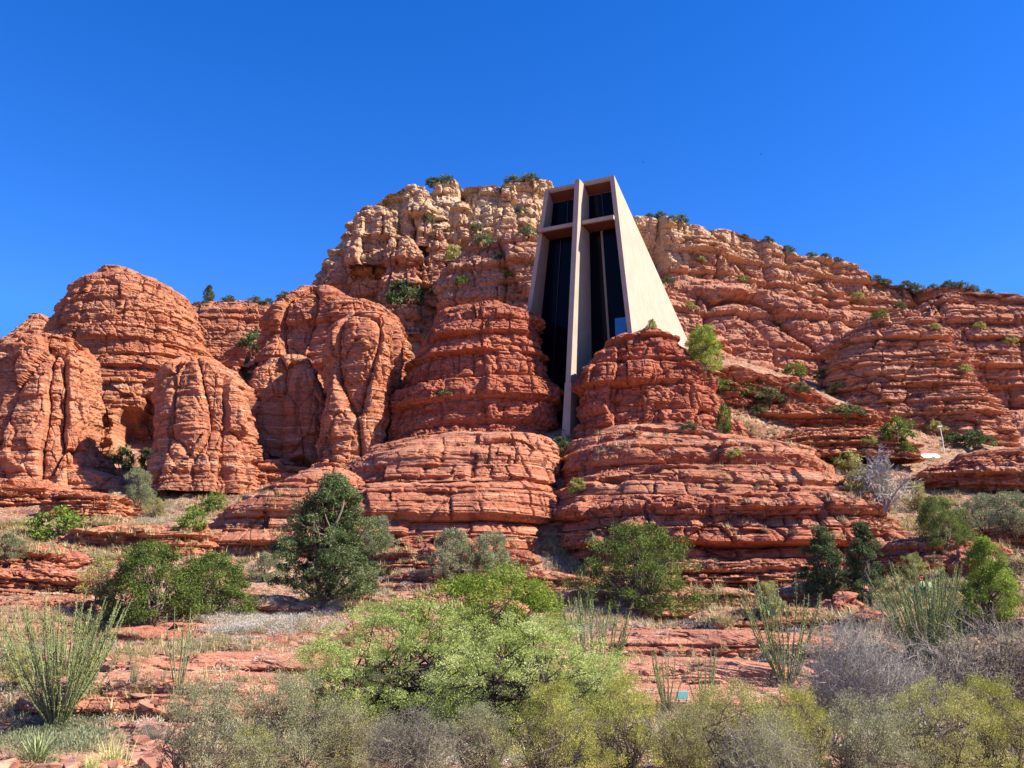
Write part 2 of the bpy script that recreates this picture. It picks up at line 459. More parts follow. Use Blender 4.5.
# ------------------------------------------------------------ rock masses
ROCKS = []
def loft(name, Y, rows, mat, depth=0.8, S=None, n=2.5, dome=0.35, res=0.85, lean=0.0, label=None, cat=None, group=None, kind='structure', front=None):
    """rows: (py, xl, xr) silhouette at depth Y from top to bottom; a solid of superelliptic sections.
    lean: how far (m per m of height) lower sections step towards the camera"""
    S = dict(S or {})
    S.setdefault('seed', (sum(map(ord, name)) * 0.37 + rows[0][1] * 0.13) % 40)
    rows = sorted(rows)
    pys = np.array([r[0] for r in rows], float)
    zs = np.array([zrow(p, Y) for p in pys])
    L = np.array([at(r[1], r[0], Y)[0] for r in rows]); Rr = np.array([at(r[2], r[0], Y)[0] for r in rows])
    H = pys[-1] - pys[0]; W = max(r[2] - r[1] for r in rows)
    nz = int(max(8, H / res)); nc = int(max(5, (rows[0][2] - rows[0][1]) / res / 3.2))
    pz = np.linspace(pys[0], pys[-1], nz)
    z = np.interp(pz, pys, zs)
    def sm(v):
        g = np.interp(pz, pys, v)
        k = max(1, int(nz / 28)); ker = np.ones(2 * k + 1) / (2 * k + 1)
        return np.convolve(np.pad(g, k, mode='edge'), ker, 'valid')
    l, r = sm(L), sm(Rr)
    cx = (l + r) / 2; a = np.maximum((r - l) / 2, 0.15)
    amax = a.max()
    bdep = (front if front else depth * amax) * (0.35 + 0.65 * a / amax) if not front else front * (0.3 + 0.7 * a / amax)
    cyl = Y - lean * (z[0] - z) * 1.0
    # cap rings, from the centre out
    tc = np.linspace(0.0, 1.0, nc, endpoint=False)
    cz = z[0] + dome * a[0] * np.sqrt(1 - tc ** 2) * 0.9
    Z = np.concatenate([cz, z]); A = np.concatenate([a[0] * np.maximum(tc, 1e-3), a]); B = np.concatenate([bdep[0] * np.maximum(tc, 1e-3), bdep])
    CXs = np.concatenate([np.full(nc, cx[0]), cx]); CYs = np.concatenate([np.full(nc, cyl[0]), cyl])
    nf = int(max(20, W * 1.25 / res)); nb = max(10, nf // 4)
    th = np.concatenate([np.linspace(math.pi * 0.95, math.pi * 2.05, nf, endpoint=False), np.linspace(math.pi * 2.05, math.pi * 2.95, nb, endpoint=False)])
    ct, st = np.cos(th), np.sin(th)
    e = 2.0 / n
    ex = np.sign(ct) * np.abs(ct) ** e; ey = np.sign(st) * np.abs(st) ** e
    P = np.zeros((len(th), len(Z), 3))
    P[:, :, 0] = CXs[None] + A[None] * ex[:, None]
    P[:, :, 1] = CYs[None] + B[None] * ey[:, None]
    P[:, :, 2] = Z[None]
    # large-scale irregular outline
    N = grid_normals(P, True)
    if N[:, len(Z) // 2, :][:, 0] @ ex < 0: N = -N
    flat = P.reshape(-1, 3)
    d = rock_disp(flat, S).reshape(P.shape[:2])
    hor = N.copy(); up = np.clip(N[:, :, 2:3], 0, 1)
    hor[:, :, 2:] *= 0.35
    taper = np.ones(len(Z)); taper[:nc] = 0.15 + 0.85 * (tc ** 1.5); 
    cen = (d[:, 0].mean())
    d = d * taper[None] + (1 - taper[None]) * cen * 0.15
    P = P + hor * d[:, :, None]
    P[:, 0, :] = P[:, 0, :].mean(0)
    V = P.reshape(-1, 3)
    Fq = grid_faces(len(th), len(Z), True)
    o = mesh_np(name, V, Fq, mat, False)
    o['kind'] = kind
    if label: tag(o, label, cat, group)
    ROCKS.append(o)
    return o

def ridge(name, path, mat, S, nv=200, nu=500, back=30):
    """a long cliff: path = [(px, py_top, Y_top, py_base, Y_base)], front face bows in steps between top and base"""
    pth = np.array(path, float)
    u = np.linspace(0, len(path) - 1, nu)
    g = np.stack([np.interp(u, np.arange(len(path)), pth[:, i]) for i in range(5)], 1)
    top = np.array([at(a[0], a[1], a[2]) for a in g]); bot = np.array([at(a[0], a[3], a[4]) for a in g])
    k = 3; ker = np.ones(7) / 7
    for arr in (top, bot):
        for i in range(3): arr[:, i] = np.convolve(np.pad(arr[:, i], k, mode='edge'), ker, 'valid')
    v = np.linspace(0, 1, nv)
    P = np.zeros((nu, nv + 12, 3))
    s = S.get('prof', 0.6)
    for i in range(nu):
        # horizontal travel vs height, steeper near the top
        hz = np.interp(v, [0, .26, .36, .66, .76, 1], [0, .08, .28, .45, .68, 1])
        P[i, :nv] = top[i] + np.stack([hz, hz, v], 1) * (bot[i] - top[i])
        bk = np.linspace(1, 0.02, 12)
    # rows behind the crest
    bk = np.linspace(1, 0.04, 12)[:, None]
    out = np.zeros((nu, nv + 12, 3))
    away = np.array([0.25, 1.0, -0.12]) * back
    for i in range(nu):
        out[i, :12] = top[i] + away * bk
        out[i, 12:] = P[i, :nv]
    N = grid_normals(out, False)
    if N[:, 60, 1].mean() > 0: N = -N
    d = rock_disp(out.reshape(-1, 3), S).reshape(out.shape[:2])
    hor = N.copy(); hor[:, :, 2] *= 0.4
    out = out + hor * d[:, :, None]
    o = mesh_np(name, out.reshape(-1, 3), grid_faces(nu, nv + 12), mat, False)
    o['kind'] = 'structure'
    ROCKS.append(o)
    return o
# ------------------------------------------------------------ the cliffs, far to near
MESA = dict(strata=0.6, mid=0.28, lump=1.0, block=0.3, bs=3.0, joint=4.2, js=9, rough=0.14, fine=0.14, brick=0.9, bw=4.5, scale=1.6, lat=25)
ridge('mesa_cliff', [(322,300,158,345,150),(334,262,156,345,143),(350,228,154,350,139),(368,200,152,355,137),(400,184,152,360,136),(440,181,152,360,136),(500,184,153,362,137),
      (545,184,154,362,138),(600,205,158,372,140),(650,221,162,385,141),(700,227,166,395,141),(730,232,167,402,140)], M_mesa, dict(MESA, seed=3.0), nv=170, nu=420)
loft('mesa_flank', 146, [(240,352,400),(262,338,425),(300,330,450),(345,324,470)], M_mesa, depth=0.55, S=dict(MESA, seed=5.1, joint=1.8), n=2.6, dome=0.3)
for i, (x0, x1, y0, y1, Y) in enumerate([(403,432,190,242,141),(355,398,212,262,141),(492,520,190,245,142),(448,470,205,262,143),(424,446,232,300,139),(382,420,240,330,138)]):
    loft('mesa_column', Y, [(y0, x0 + 6, x1 - 6), (y0 + 12, x0 + 1, x1 - 1), (y1 - 15, x0, x1), (y1 + 10, x0 - 3, x1 + 3)], M_mesa, depth=0.9, S=dict(MESA, joint=0.5, lump=0.6, block=0.3, bs=2.6, seed=i * 2.7), n=3.4, dome=0.25)
loft('mesa_bench', 134, [(252,470,545),(268,452,580),(290,442,600),(330,438,620)], M_mesa, depth=0.5, S=dict(MESA, joint=1.2, seed=9), n=2.5, dome=0.25)
RIDGE = dict(strata=1.5, mid=0.42, fine=0.16, lump=1.8, block=0.25, bs=3.0, joint=2.4, js=13, rough=0.15, scale=1.3, lat=30, brick=0.7, bw=6)
ridge('ridge_cliff', [(640,222,166,420,118),(700,228,166,420,118),(735,231,168,422,119),(770,242,170,425,120),(800,255,172,430,121),(850,263,176,440,122),(880,279,178,445,122),(915,284,178,450,121),
      (960,284,176,458,119),(1000,294,174,458,117),(1040,303,172,460,116),(1110,330,170,465,114),(1200,370,166,480,112)], M_ridge, dict(RIDGE, seed=14.0), nv=240, nu=560)
loft('ridge_knob', 118, [(322,868,912),(330,852,925),(345,840,940),(370,830,962),(400,822,978),(440,815,1000),(460,812,1010)], M_ridge, depth=0.8, S=dict(RIDGE, strata=0.75, joint=0.3, lump=0.7, block=0.5, bs=3, scale=0.6, lat=16, brick=0.3, seed=2.2), n=2.2, dome=0.3)
loft('ridge_shoulder', 142, [(298,925,1010),(306,905,1060),(335,895,1090),(380,905,1120),(460,905,1140)], M_ridge, depth=0.45, S=dict(RIDGE, joint=0.9, seed=7.7), n=2.6, dome=0.03)
# left buttes
LB = dict(strata=0.5, mid=0.15, fine=0.13, lump=0.7, block=0.18, bs=2.2, rough=0.1, brick=0.3, bw=4.5, lat=18)
PL = dict(strata=0.16, mid=0.12, fine=0.08, joint=0.9, js=3.4, block=0.24, bs=2.2, bz=1.9, rough=0.13, brick=0.08, lump=0.6)
loft('saddle_slope', 132, [(311,185,290),(320,170,320),(345,150,340),(400,140,350)], M_orange, depth=0.4, S=dict(LB, seed=1.3), n=2.4, dome=0.1)
loft('far_left_butte', 124, [(324,44,60),(330,36,80),(341,26,100),(353,10,110),(366,-6,120),(388,-30,128),(400,-50,130),(480,-80,150)], M_orange, depth=0.8, S=dict(LB, seed=6.3), n=2.3, dome=0.3)
loft('dome_butte', 114, [(280,112,140),(285,96,160),(297,78,178),(310,66,190),(325,58,198),(350,48,206),(400,36,222),(450,14,236),(500,-10,250)], M_orange, depth=0.75, S=dict(LB, strata=0.65, seed=4.4, fine=0.16, block=0.25, lump=0.5), n=2.2, dome=0.12)
loft('left_pillar', 95, [(343,48,82),(352,34,92),(375,18,98),(410,8,102),(450,-10,106),(500,-30,118)], M_orange, depth=0.9, S=dict(PL, seed=8.1), n=2.9, dome=0.3)
loft('cave_pillar', 93, [(364,192,216),(370,180,234),(382,172,246),(410,166,254),(455,162,260),(500,152,270)], M_orange, depth=1.2, S=dict(PL, seed=11.5), n=2.9, dome=0.3)
loft('shoulder_butte', 110, [(299,304,342),(304,292,366),(312,280,392),(330,268,404),(370,256,410),(430,246,412),(500,235,412)], M_orange, depth=0.75, S=dict(LB, seed=16.5, joint=0.9, js=6), n=2.7, dome=0.3)
loft('middle_pillar', 99, [(366,268,306),(376,256,320),(395,248,330),(430,242,334),(470,234,338),(505,222,340)], M_orange, depth=0.8, S=dict(PL, seed=13.2), n=2.9, dome=0.35)
ridge('joining_wall', [(226,372,104,505,96),(262,352,106,505,97),(300,345,106,505,98),(340,340,104,505,96),(400,352,104,505,96),(418,372,106,505,97)], M_orange, dict(LB, joint=1.2, js=4, strata=0.3, seed=51), nv=120, nu=190, back=8)
ridge('joining_wall', [(-90,420,108,510,95),(-30,392,108,505,96),(10,372,106,505,96),(50,368,104,505,96),(92,372,104,505,98),(112,396,106,505,99)], M_orange, dict(LB, joint=1.2, js=4, strata=0.3, seed=53), nv=110, nu=190, back=8)
loft('tall_pillar', 94, [(320,350,392),(328,336,404),(345,328,406),(380,324,404),(420,318,398),(460,310,388),(500,300,385)], M_orange, depth=1.1, S=dict(PL, seed=19.4, joint=1.1, js=4.5), n=2.9, dome=0.2)
loft('pillar_foot', 94, [(462,250,300),(470,190,350),(480,160,365),(500,120,370),(525,100,372)], M_orange, depth=0.35, S=dict(LB, strata=0.5, seed=22.4, fine=0.2), n=2.3, dome=0.1)
loft('pillar_foot', 92, [(466,30,90),(478,-10,118),(492,-40,138),(512,-60,150)], M_orange, depth=0.35, S=dict(LB, strata=0.5, seed=25.4, fine=0.2), n=2.3, dome=0.1)
# buttes either side of the fin
CB = dict(strata=0.7, mid=0.14, fine=0.12, lump=0.35, block=0.15, bs=1.3, rough=0.1, brick=0.4, bw=3.0, joint=0.3, js=6, lat=18)
loft('back_rock', 108, [(345,440,670),(360,420,700),(400,410,720),(460,400,740)], M_red, depth=0.28, S=dict(CB, seed=30), n=2.6, dome=0.05)
loft('centre_butte', 95, [(313,455,515),(317,440,532),(323,430,543),(331,428,544),(336,424,541),(365,408,548),(392,398,555),(400,390,559),(425,384,560),(455,378,561)], M_red, depth=0.7, S=dict(CB, seed=31.5), n=2.4, dome=0.08)
loft('right_butte', 89, [(332,640,658),(338,618,672),(348,600,684),(362,588,696),(385,580,712),(410,576,724),(448,572,745)], M_red, depth=0.6, S=dict(CB, strata=0.8, block=0.18, bs=1.6, seed=34.5), n=2.4, dome=0.3)
loft('talus_slope', 104, [(372,690,740),(385,670,790),(405,660,830),(430,660,870),(460,660,905),(500,640,930)], M_orange, depth=0.45, S=dict(LB, strata=0.8, block=0.8, bs=2.5, seed=17.9, tilt=0.25), n=2.3, dome=0.1)
# lower tiers: stacked benches, each with a steep front and a flat top
TI = dict(strata=0.9, mid=0.2, fine=0.12, lump=0.4, block=0.1, bs=2.0, rough=0.06, lat=24, scale=1.25, brick=0.5, bw=4.5)
def tier(name, Y, rows, seed, front, **kw):
    return loft(name, Y, rows, M_tier, front=front, S=dict(TI, seed=seed, **kw), n=3.0, dome=0.04)
tier('left_tier', 82, [(440,440,540),(447,408,551),(456,378,557),(474,352,560),(486,330,560)], 36.4, 9)
tier('left_tier', 79, [(461,400,549),(468,368,557),(480,350,559),(500,330,558),(515,310,556)], 37.9, 12)
tier('left_tier', 76, [(491,380,545),(498,345,553),(510,322,554),(545,280,549),(575,240,545)], 39.2, 13.5)
loft('left_tier_foot', 72, [(468,318,350),(484,284,372),(500,256,390),(520,226,400),(545,200,420),(572,190,430)], M_tier, front=9, S=dict(TI, seed=38.4, strata=0.8), n=2.4, dome=0.05)
tier('right_tier', 84, [(434,600,705),(441,575,735),(450,560,760),(464,556,785),(480,550,800)], 41.4, 9)
tier('right_tier', 81, [(457,572,775),(464,556,800),(478,550,815),(500,548,835)], 43.8, 12)
tier('right_tier', 78, [(484,570,806),(490,553,826),(502,548,846),(530,546,862)], 45.1, 13.5, bs=3)
tier('right_tier', 75, [(512,562,840),(520,550,862),(535,548,872),(560,548,886),(600,548,896)], 47.3, 14, block=0.4, bs=3.2)
loft('tier_shoulder', 74, [(488,780,822),(500,775,845),(515,775,862),(540,765,882),(560,760,898),(600,760,915)], M_tier, front=8, S=dict(TI, seed=44.4), n=2.4, dome=0.08)
# slabs and ledges nearer the camera
LG = dict(strata=0.42, mid=0.22, fine=0.1, lump=0.4, block=0.12, bs=1.0, rough=0.04, scale=0.35, lat=9, brick=0.2, bw=1.4)
def ledge(Y, rows, front, seed, mat=M_ledge, k=1.0, **kw):
    S = {a: b * k for a, b in LG.items()}; S['bs'] = 1.2; S['scale'] = 0.35; S['lat'] = 9; S['bw'] = 1.4; S['rough'] = 0.04; S['seed'] = seed
    return loft('rock_ledge', Y, rows, mat, front=front, S=S, n=kw.pop('n', 2.8), dome=0.04, **kw)
ledge(84, [(456,975,1130),(462,945,1130),(470,925,1130),(480,915,1130),(488,925,1130),(497,935,1130)], 6, 1.5, M_tier, 1.5)
ledge(70, [(525,975,1060),(540,950,1070),(560,938,1080),(580,935,1090)], 4, 2.5, M_tier, 1.5)
ledge(84, [(486,-60,56),(494,-70,84),(508,-80,92),(526,-80,92)], 6, 3.5, M_orange, 1.4)
ledge(76, [(494,62,110),(500,55,128),(512,50,132),(524,50,132)], 4, 4.5, M_orange, 1.2)
ledge(66, [(529,110,190),(536,80,218),(548,66,226),(562,60,226)], 5, 5.5, M_orange, 1.2)
ledge(56, [(548,-40,60),(556,-60,88),(575,-70,98),(600,-70,100)], 4, 6.5, M_tier, 1.6)
ledge(44, [(596,225,290),(603,205,310),(612,200,330),(625,190,350)], 3, 7.5)
ledge(38, [(627,160,330),(633,120,420),(641,110,440),(660,100,440)], 3.4, 8.5, k=0.9)
ledge(31, [(655,190,330),(661,130,420),(670,110,440),(686,105,440)], 2.8, 9.5, k=0.8)
ledge(26.5, [(678,80,250),(684,60,330),(694,45,380),(712,40,400)], 2.6, 10.5, k=0.75)
ledge(46, [(592,360,470),(598,320,520),(608,300,540),(622,300,540)], 3, 11.5)
ledge(37, [(633,600,770),(640,560,830),(650,550,850),(664,540,850)], 3.0, 12.5, k=0.7)
ledge(31, [(662,600,740),(668,560,810),(680,540,830),(694,540,830)], 2.6, 13.5, k=0.6)
ledge(27, [(688,620,760),(695,560,800),(706,560,810),(720,560,810)], 2.0, 14.5, k=0.5)
ledge(50, [(588,600,700),(594,560,760),(604,540,780),(616,540,780)], 3, 15.5, k=0.9)
ledge(50, [(582,800,850),(588,770,870),(600,760,880),(614,760,880)], 2.5, 16.5, k=0.9)

ledge(60, [(548,395,500),(554,370,530),(562,360,545),(575,355,545)], 3, 17.5, M_tier, 1.2)
ledge(52, [(572,420,560),(578,390,600),(588,380,610),(600,380,610)], 3, 18.5, M_tier, 1.0)
ledge(60, [(566,640,900),(573,600,925),(583,590,930),(600,590,930)], 3, 19.5, M_tier, 1.3)
ledge(48, [(570,-40,70),(576,-60,110),(588,-60,130),(604,-60,130)], 3, 20.5, M_tier, 1.3)
ledge(42, [(598,20,100),(606,-10,140),(616,-20,150),(630,-20,150)], 2.5, 21.5, M_tier, 1.0)
ledge(42, [(612,720,850),(618,690,890),(628,680,900),(642,680,900)], 2.5, 22.5, k=0.9)
ledge(56, [(540,900,960),(546,885,990),(556,880,1010),(572,880,1010)], 3, 23.5, M_tier, 1.3)
ledge(62, [(522,1000,1060),(530,985,1070),(545,980,1080)], 3, 24.5, M_tier, 1.4)
ledge(100, [(408,745,850),(413,725,880),(422,720,890),(436,720,900)], 3, 25.5, M_orange, 1.5)
ledge(92, [(432,790,880),(438,770,905),(448,765,915),(462,760,920)], 3, 26.5, M_orange, 1.5)
ledge(35, [(640,330,470),(646,300,520),(656,290,540),(670,290,540)], 2.5, 27.5, k=0.8)

# ------------------------------------------------------------ the chapel
def concrete(name, col, col2):
    t = NT(name); c = t.coord()
    n = t.noise(c, 0.7, 5, 0.6); s = t.noise(t.coord((2.5, 2.5, 0.15)), 1.0, 4, 0.6)
    k = t.mix(t.ramp(n, (0.3, 0.7)), col, col2)
    k = t.mix(t.math('MULTIPLY', t.ramp(s, (0.5, 0.75)), 0.35), k, tuple(v * 0.72 for v in col))
    # shallow board-form joints
    sep = t.new('ShaderNodeSeparateXYZ'); t.l.new(c, sep.inputs[0])
    fr = t.math('FRACT', t.math('MULTIPLY', sep.outputs[2], 0.42))
    jn = t.ramp(t.math('ABSOLUTE', t.math('SUBTRACT', fr, 0.5)), (0.488, 0.498))
    k = t.mix(t.math('MULTIPLY', jn, 0.3), k, tuple(v * 0.6 for v in col))
    t.l.new(k, t.b.inputs['Base Color'])
    t.b.inputs['Roughness'].default_value = 0.85; t.b.inputs['Specular IOR Level'].default_value = 0.2
    t.l.new(t.bump(t.noise(c, 6, 5, 0.6), 0.3, 0.03), t.b.inputs['Normal'])
    return t.m
M_conc = concrete('aggregate_concrete', (0.345, 0.295, 0.225), (0.39, 0.335, 0.26))
M_soffit = concrete('bounce_tinted_soffit', (0.13, 0.045, 0.03), (0.1, 0.035, 0.025))  # warm bounced light put into the colour of the undersides
def plain(name, col, rough=0.5, metal=0.0, spec=0.5):
    t = NT(name); c = t.coord()
    n = t.noise(c, 3.0, 3, 0.6)
    t.l.new(t.mix(t.ramp(n, (0.3, 0.7)), col, tuple(v * 0.86 for v in col)), t.b.inputs['Base Color'])
    t.b.inputs['Roughness'].default_value = rough; t.b.inputs['Metallic'].default_value = metal; t.b.inputs['Specular IOR Level'].default_value = spec
    return t.m
M_glass = plain('dark_glass', (0.003, 0.004, 0.010), 0.12, 0, 0.06)
M_blue = plain('sky_reflection_blue', (0.03, 0.20, 0.52), 0.15, 0, 0.5)  # painted blue for the sky reflected in the glass
M_mull = plain('bronze_mullion', (0.22, 0.2, 0.16), 0.5)
M_mull2 = plain('dark_mullion', (0.03, 0.028, 0.025), 0.5)
AZ = R(25)
E_ = np.array([math.cos(AZ), -math.sin(AZ), 0]); D_ = np.array([math.sin(AZ), math.cos(AZ), 0]); Z_ = np.array([0, 0, 1.0])
PR = at(614, 175, 90.0)
def uz(px, py, v=0.0):                   # facade coordinates (u, z) of a photo point on the plane at depth v behind the facade
    d = ray(px, py); o = PR + D_ * v
    t = (o @ D_) / (d @ D_); p = d * t
    return (p - PR) @ E_, p[2]
def W(u, v, z): 
    p = PR + E_ * u + D_ * v; return np.array([p[0], p[1], z])
TLu, TLz = uz(545, 188); TLz = PR[2]
BLu, BLz = uz(522, 342); BRu, BRz = uz(634, 350)
kl = (BLu - TLu) / (TLz - BLz); kr = (BRu - 0) / (PR[2] - BRz)
def uL(z): return TLu + kl * (PR[2] - z)
def uR(z): return kr * (PR[2] - z)
# far end of the right wall's top edge
a0 = W(0, 0, PR[2]); b0 = W(uR(20), 0, 20.0); nrm = np.cross(b0 - a0, D_)
dd = ray(693, 352); pb = dd * ((a0 @ nrm) / (dd @ nrm))
VB, ZB = min((pb - PR) @ D_, 34.0), pb[2]
print('chapel', 'TLu', TLu, 'kl', kl, 'kr', kr, 'VB', VB, 'ZB', ZB, 'PR', PR, 'BR', BRu, BRz)
slope = (ZB - PR[2]) / VB
def zt(v): return PR[2] + slope * v
def hexa(name, pts, mat, parent=None, bevel=0.03):
    """pts: 4 bottom then 4 top, each ring in the same order"""
    Fq = [(0, 3, 2, 1), (4, 5, 6, 7), (0, 1, 5, 4), (1, 2, 6, 5), (2, 3, 7, 6), (3, 0, 4, 7)]
    o = mesh_np(name, pts, Fq, mat, False, parent=parent)
    if bevel:
        b = o.modifiers.new('bevel', 'BEVEL'); b.width = bevel; b.segments = 1
    return o
org = W(TLu / 2, 6, 24.0)
chapel = empty('chapel', tuple(org), label='tall tapering cream concrete chapel with giant cross front wedged between red buttes', cat='chapel', kind='thing')
def cpart(name, pts, mat, parent=None, bevel=0.03):
    bevel = 0
    o = hexa(name, np.array(pts) - org, mat, parent or chapel, bevel)
    return o
ZBOT = 21.0; WT = 0.5; VG = 1.5
def vg(z): return 1.5 + max(0.0, PR[2] - z) * 0.1
def wall(name, ufun, side):
    i = -side * WT
    z0, z1, z2 = ZBOT, zt(0), zt(VB)
    return cpart(name, [W(ufun(z0), 0, z0), W(ufun(z0) + i, 0, z0), W(ufun(z0) + i, VB, z0), W(ufun(z0), VB, z0),
                        W(ufun(z1), 0, z1), W(ufun(z1) + i, 0, z1), W(ufun(z2) + i, VB, z2), W(ufun(z2), VB, z2)], M_conc)
wall('side_wall', uL, -1)
wall('side_wall', uR, 1)
# roof slab
g = 0.004; rt = 0.32
cpart('roof', [W(uL(zt(0)) + WT + g, 0.02, zt(0) - rt), W(uR(zt(0)) - WT - g, 0.02, zt(0) - rt), W(uR(zt(VB)) - WT - g, VB - 0.02, zt(VB) - rt), W(uL(zt(VB)) + WT + g, VB - 0.02, zt(VB) - rt),
               W(uL(zt(0)) + WT + g, 0.02, zt(0) - 0.01), W(uR(zt(0)) - WT - g, 0.02, zt(0) - 0.01), W(uR(zt(VB)) - WT - g, VB - 0.02, zt(VB) - 0.01), W(uL(zt(VB)) + WT + g, VB - 0.02, zt(VB) - 0.01)], M_conc)
# soffit below the roof, its red is warm bounce light painted in
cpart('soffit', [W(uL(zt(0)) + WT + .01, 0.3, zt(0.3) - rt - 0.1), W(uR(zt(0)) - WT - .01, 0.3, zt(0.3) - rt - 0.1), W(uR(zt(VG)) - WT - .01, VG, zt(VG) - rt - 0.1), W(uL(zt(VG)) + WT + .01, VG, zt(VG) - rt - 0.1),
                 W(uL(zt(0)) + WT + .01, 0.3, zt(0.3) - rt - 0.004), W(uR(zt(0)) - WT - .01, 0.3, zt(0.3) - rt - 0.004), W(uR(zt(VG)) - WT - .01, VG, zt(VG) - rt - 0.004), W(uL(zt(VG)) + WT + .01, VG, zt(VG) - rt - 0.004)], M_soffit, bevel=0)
# the cross: fin
fu_t, fz_t = uz(577, 182, -1.4); fu_b, fz_b = uz(565.5, 441, -3.0)
def uF(z): return fu_t + (fu_b - fu_t) * (fz_t - z) / (fz_t - fz_b)
def vF(z): return -1.4 - 1.6 * (fz_t - z) / (fz_t - fz_b)
cross = bpy.data.objects.new('cross', None); COL.objects.link(cross); cross.parent = chapel
FW = 0.28; zc, zl = PR[2] - 0.35, fz_b - 1.5
def finpts(z0, z1, back, w0=FW, w1=FW):
    return [W(uF(z0) - w0, vF(z0), z0), W(uF(z0) + w0, vF(z0), z0), W(uF(z0) + w0, back, z0), W(uF(z0) - w0, back, z0),
            W(uF(z1) - w1, vF(z1), z1), W(uF(z1) + w1, vF(z1), z1), W(uF(z1) + w1, back, z1), W(uF(z1) - w1, back, z1)]
fp = finpts(22.5, zc, VG)
for a in (2, 3): fp[a] = W(((fp[a] - PR) @ E_), vg(22.5), 22.5)
for a in (6, 7): fp[a] = W(((fp[a] - PR) @ E_), VG, zc)
cpart('fin', fp, M_conc, cross)
cpart('fin_base', finpts(zl, 22.49, 1.0, 0.46, 0.36), M_conc, cross)
# cross arm: thick slab back to the glass
cl_u, cl_z = uz(538, 233, -0.6); cr_u, cr_z = uz(613, 213.5, -0.6)
print('arm z', cl_z, cr_z, cl_u, cr_u)
az = (cl_z + cr_z) / 2 
def slab(name, u0, u1, v0, v1, z0, z1, mat, par, bevel=0.02):
    return cpart(name, [W(u0, v0, z0), W(u1, v0, z0), W(u1, v1, z0), W(u0, v1, z0), W(u0, v0, z1), W(u1, v0, z1), W(u1, v1, z1), W(u0, v1, z1)], mat, par, bevel)
ufm = uF(az)
slab('arm', cl_u, ufm - FW - 0.004, -0.55, vg(az) - .05, az - 0.22, az + 0.2, M_conc, cross)
slab('arm', ufm + FW + 0.004, cr_u, -0.55, vg(az) - .05, az - 0.22, az + 0.2, M_conc, cross)
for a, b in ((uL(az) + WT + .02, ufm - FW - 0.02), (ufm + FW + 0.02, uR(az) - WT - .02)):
    slab('arm_soffit', a, b, -0.3, vg(az) - .08, az - 0.27, az - 0.224, M_soffit, cross, 0)  # underside of the arm, same painted bounce-light red
# glass walls, one pane per bay; dark interior closes behind
def bay(u0a, u1a, z0, u0b, u1b, z1, name='glass_pane', mat=M_glass, th=0.05):
    v, v2 = vg(z0), vg(z1)
    return cpart(name, [W(u0a, v, z0), W(u1a, v, z0), W(u1a, v + th, z0), W(u0a, v + th, z0), W(u0b, v2, z1), W(u1b, v2, z1), W(u1b, v2 + th, z1), W(u0b, v2 + th, z1)], mat, None, 0)
zg = zt(VG) - rt - 0.11
for lo, hi in ((ZBOT, az - 0.28), (az + 0.21, zg)):
    bay(uL(lo) + WT + .01, uF(lo) - FW - .01, lo, uL(hi) + WT + .01, uF(hi) - FW - .01, hi)
    bay(uF(lo) + FW + .01, uR(lo) - WT - .01, lo, uF(hi) + FW + .01, uR(hi) - WT - .01, hi)
def mull(f, side, lo, hi, w=0.09):
    def um(z):
        a, b = (uL(z) + WT, uF(z) - FW) if side < 0 else (uF(z) + FW, uR(z) - WT)
        return a + (b - a) * f
    pts = []
    for z in (lo, hi):
        pts += [W(um(z) - w, vg(z) - .18, z), W(um(z) + w, vg(z) - .18, z), W(um(z) + w, vg(z) - .01, z), W(um(z) - w, vg(z) - .01, z)]
    cpart('mullion', pts, M_mull if w > 0.1 else M_mull2, None, 0)
mull(0.40, 1, ZBOT, az - 0.3, 0.12)
for f in (0.35, 0.7): mull(f, -1, ZBOT, az - 0.3, 0.03)
for s in (-1, 1): mull(0.5, s, az + .21, zg, 0.03)
b0u, b0z = uz(615.5, 336, vg(29) - .25); b1u, b1z = uz(626, 317, vg(29) - .25)
slab('sky_reflection_panel', b0u, b1u, vg(29) - 0.3, vg(29) - 0.2, b0z - .6, b1z, M_blue, None, 0.01)  # added panel, its blue stands for sky mirrored in the glass
# ------------------------------------------------------------ plants
bpy.context.view_layer.update()
DEPS = bpy.context.evaluated_depsgraph_get()
def hit(px, py):
    d = Vector(ray(px, py)).normalized()
    ok, loc, nrm, idx, ob, mx = SC.ray_cast(DEPS, (0, 0, 0), d)
    return (np.array(loc), ob.name) if ok else (None, None)

def unit(v): return v / np.maximum(np.linalg.norm(v, axis=-1, keepdims=True), 1e-9)
def tubes(paths, sides=4):
    """paths: list of (points (k,3), radii (k,))"""
    Vs, Fs, n0 = [], [], 0
    for P, r in paths:
        P = np.asarray(P, float); k = len(P)
        T = unit(np.gradient(P, axis=0))
        ref = np.array([0.31, 0.95, 0.07]) if abs(T[0, 2]) > 0.5 else np.array([0, 0, 1.0])
        A = unit(np.cross(T, ref)); B = np.cross(T, A)
        a = np.arange(sides) * 2 * math.pi / sides
        V = P[:, None] + (A[:, None] * np.cos(a)[None, :, None] + B[:, None] * np.sin(a)[None, :, None]) * np.asarray(r)[:, None, None]
        Vs.append(V.reshape(-1, 3))
        i = np.arange(k - 1)[:, None] * sides; j = np.arange(sides)[None]; j2 = (j + 1) % sides
        Fs.append(np.stack([i + j, i + j2, i + sides + j2, i + sides + j], 2).reshape(-1, 4) + n0)
        n0 += len(V.reshape(-1, 3))
    return np.concatenate(Vs), np.concatenate(Fs)
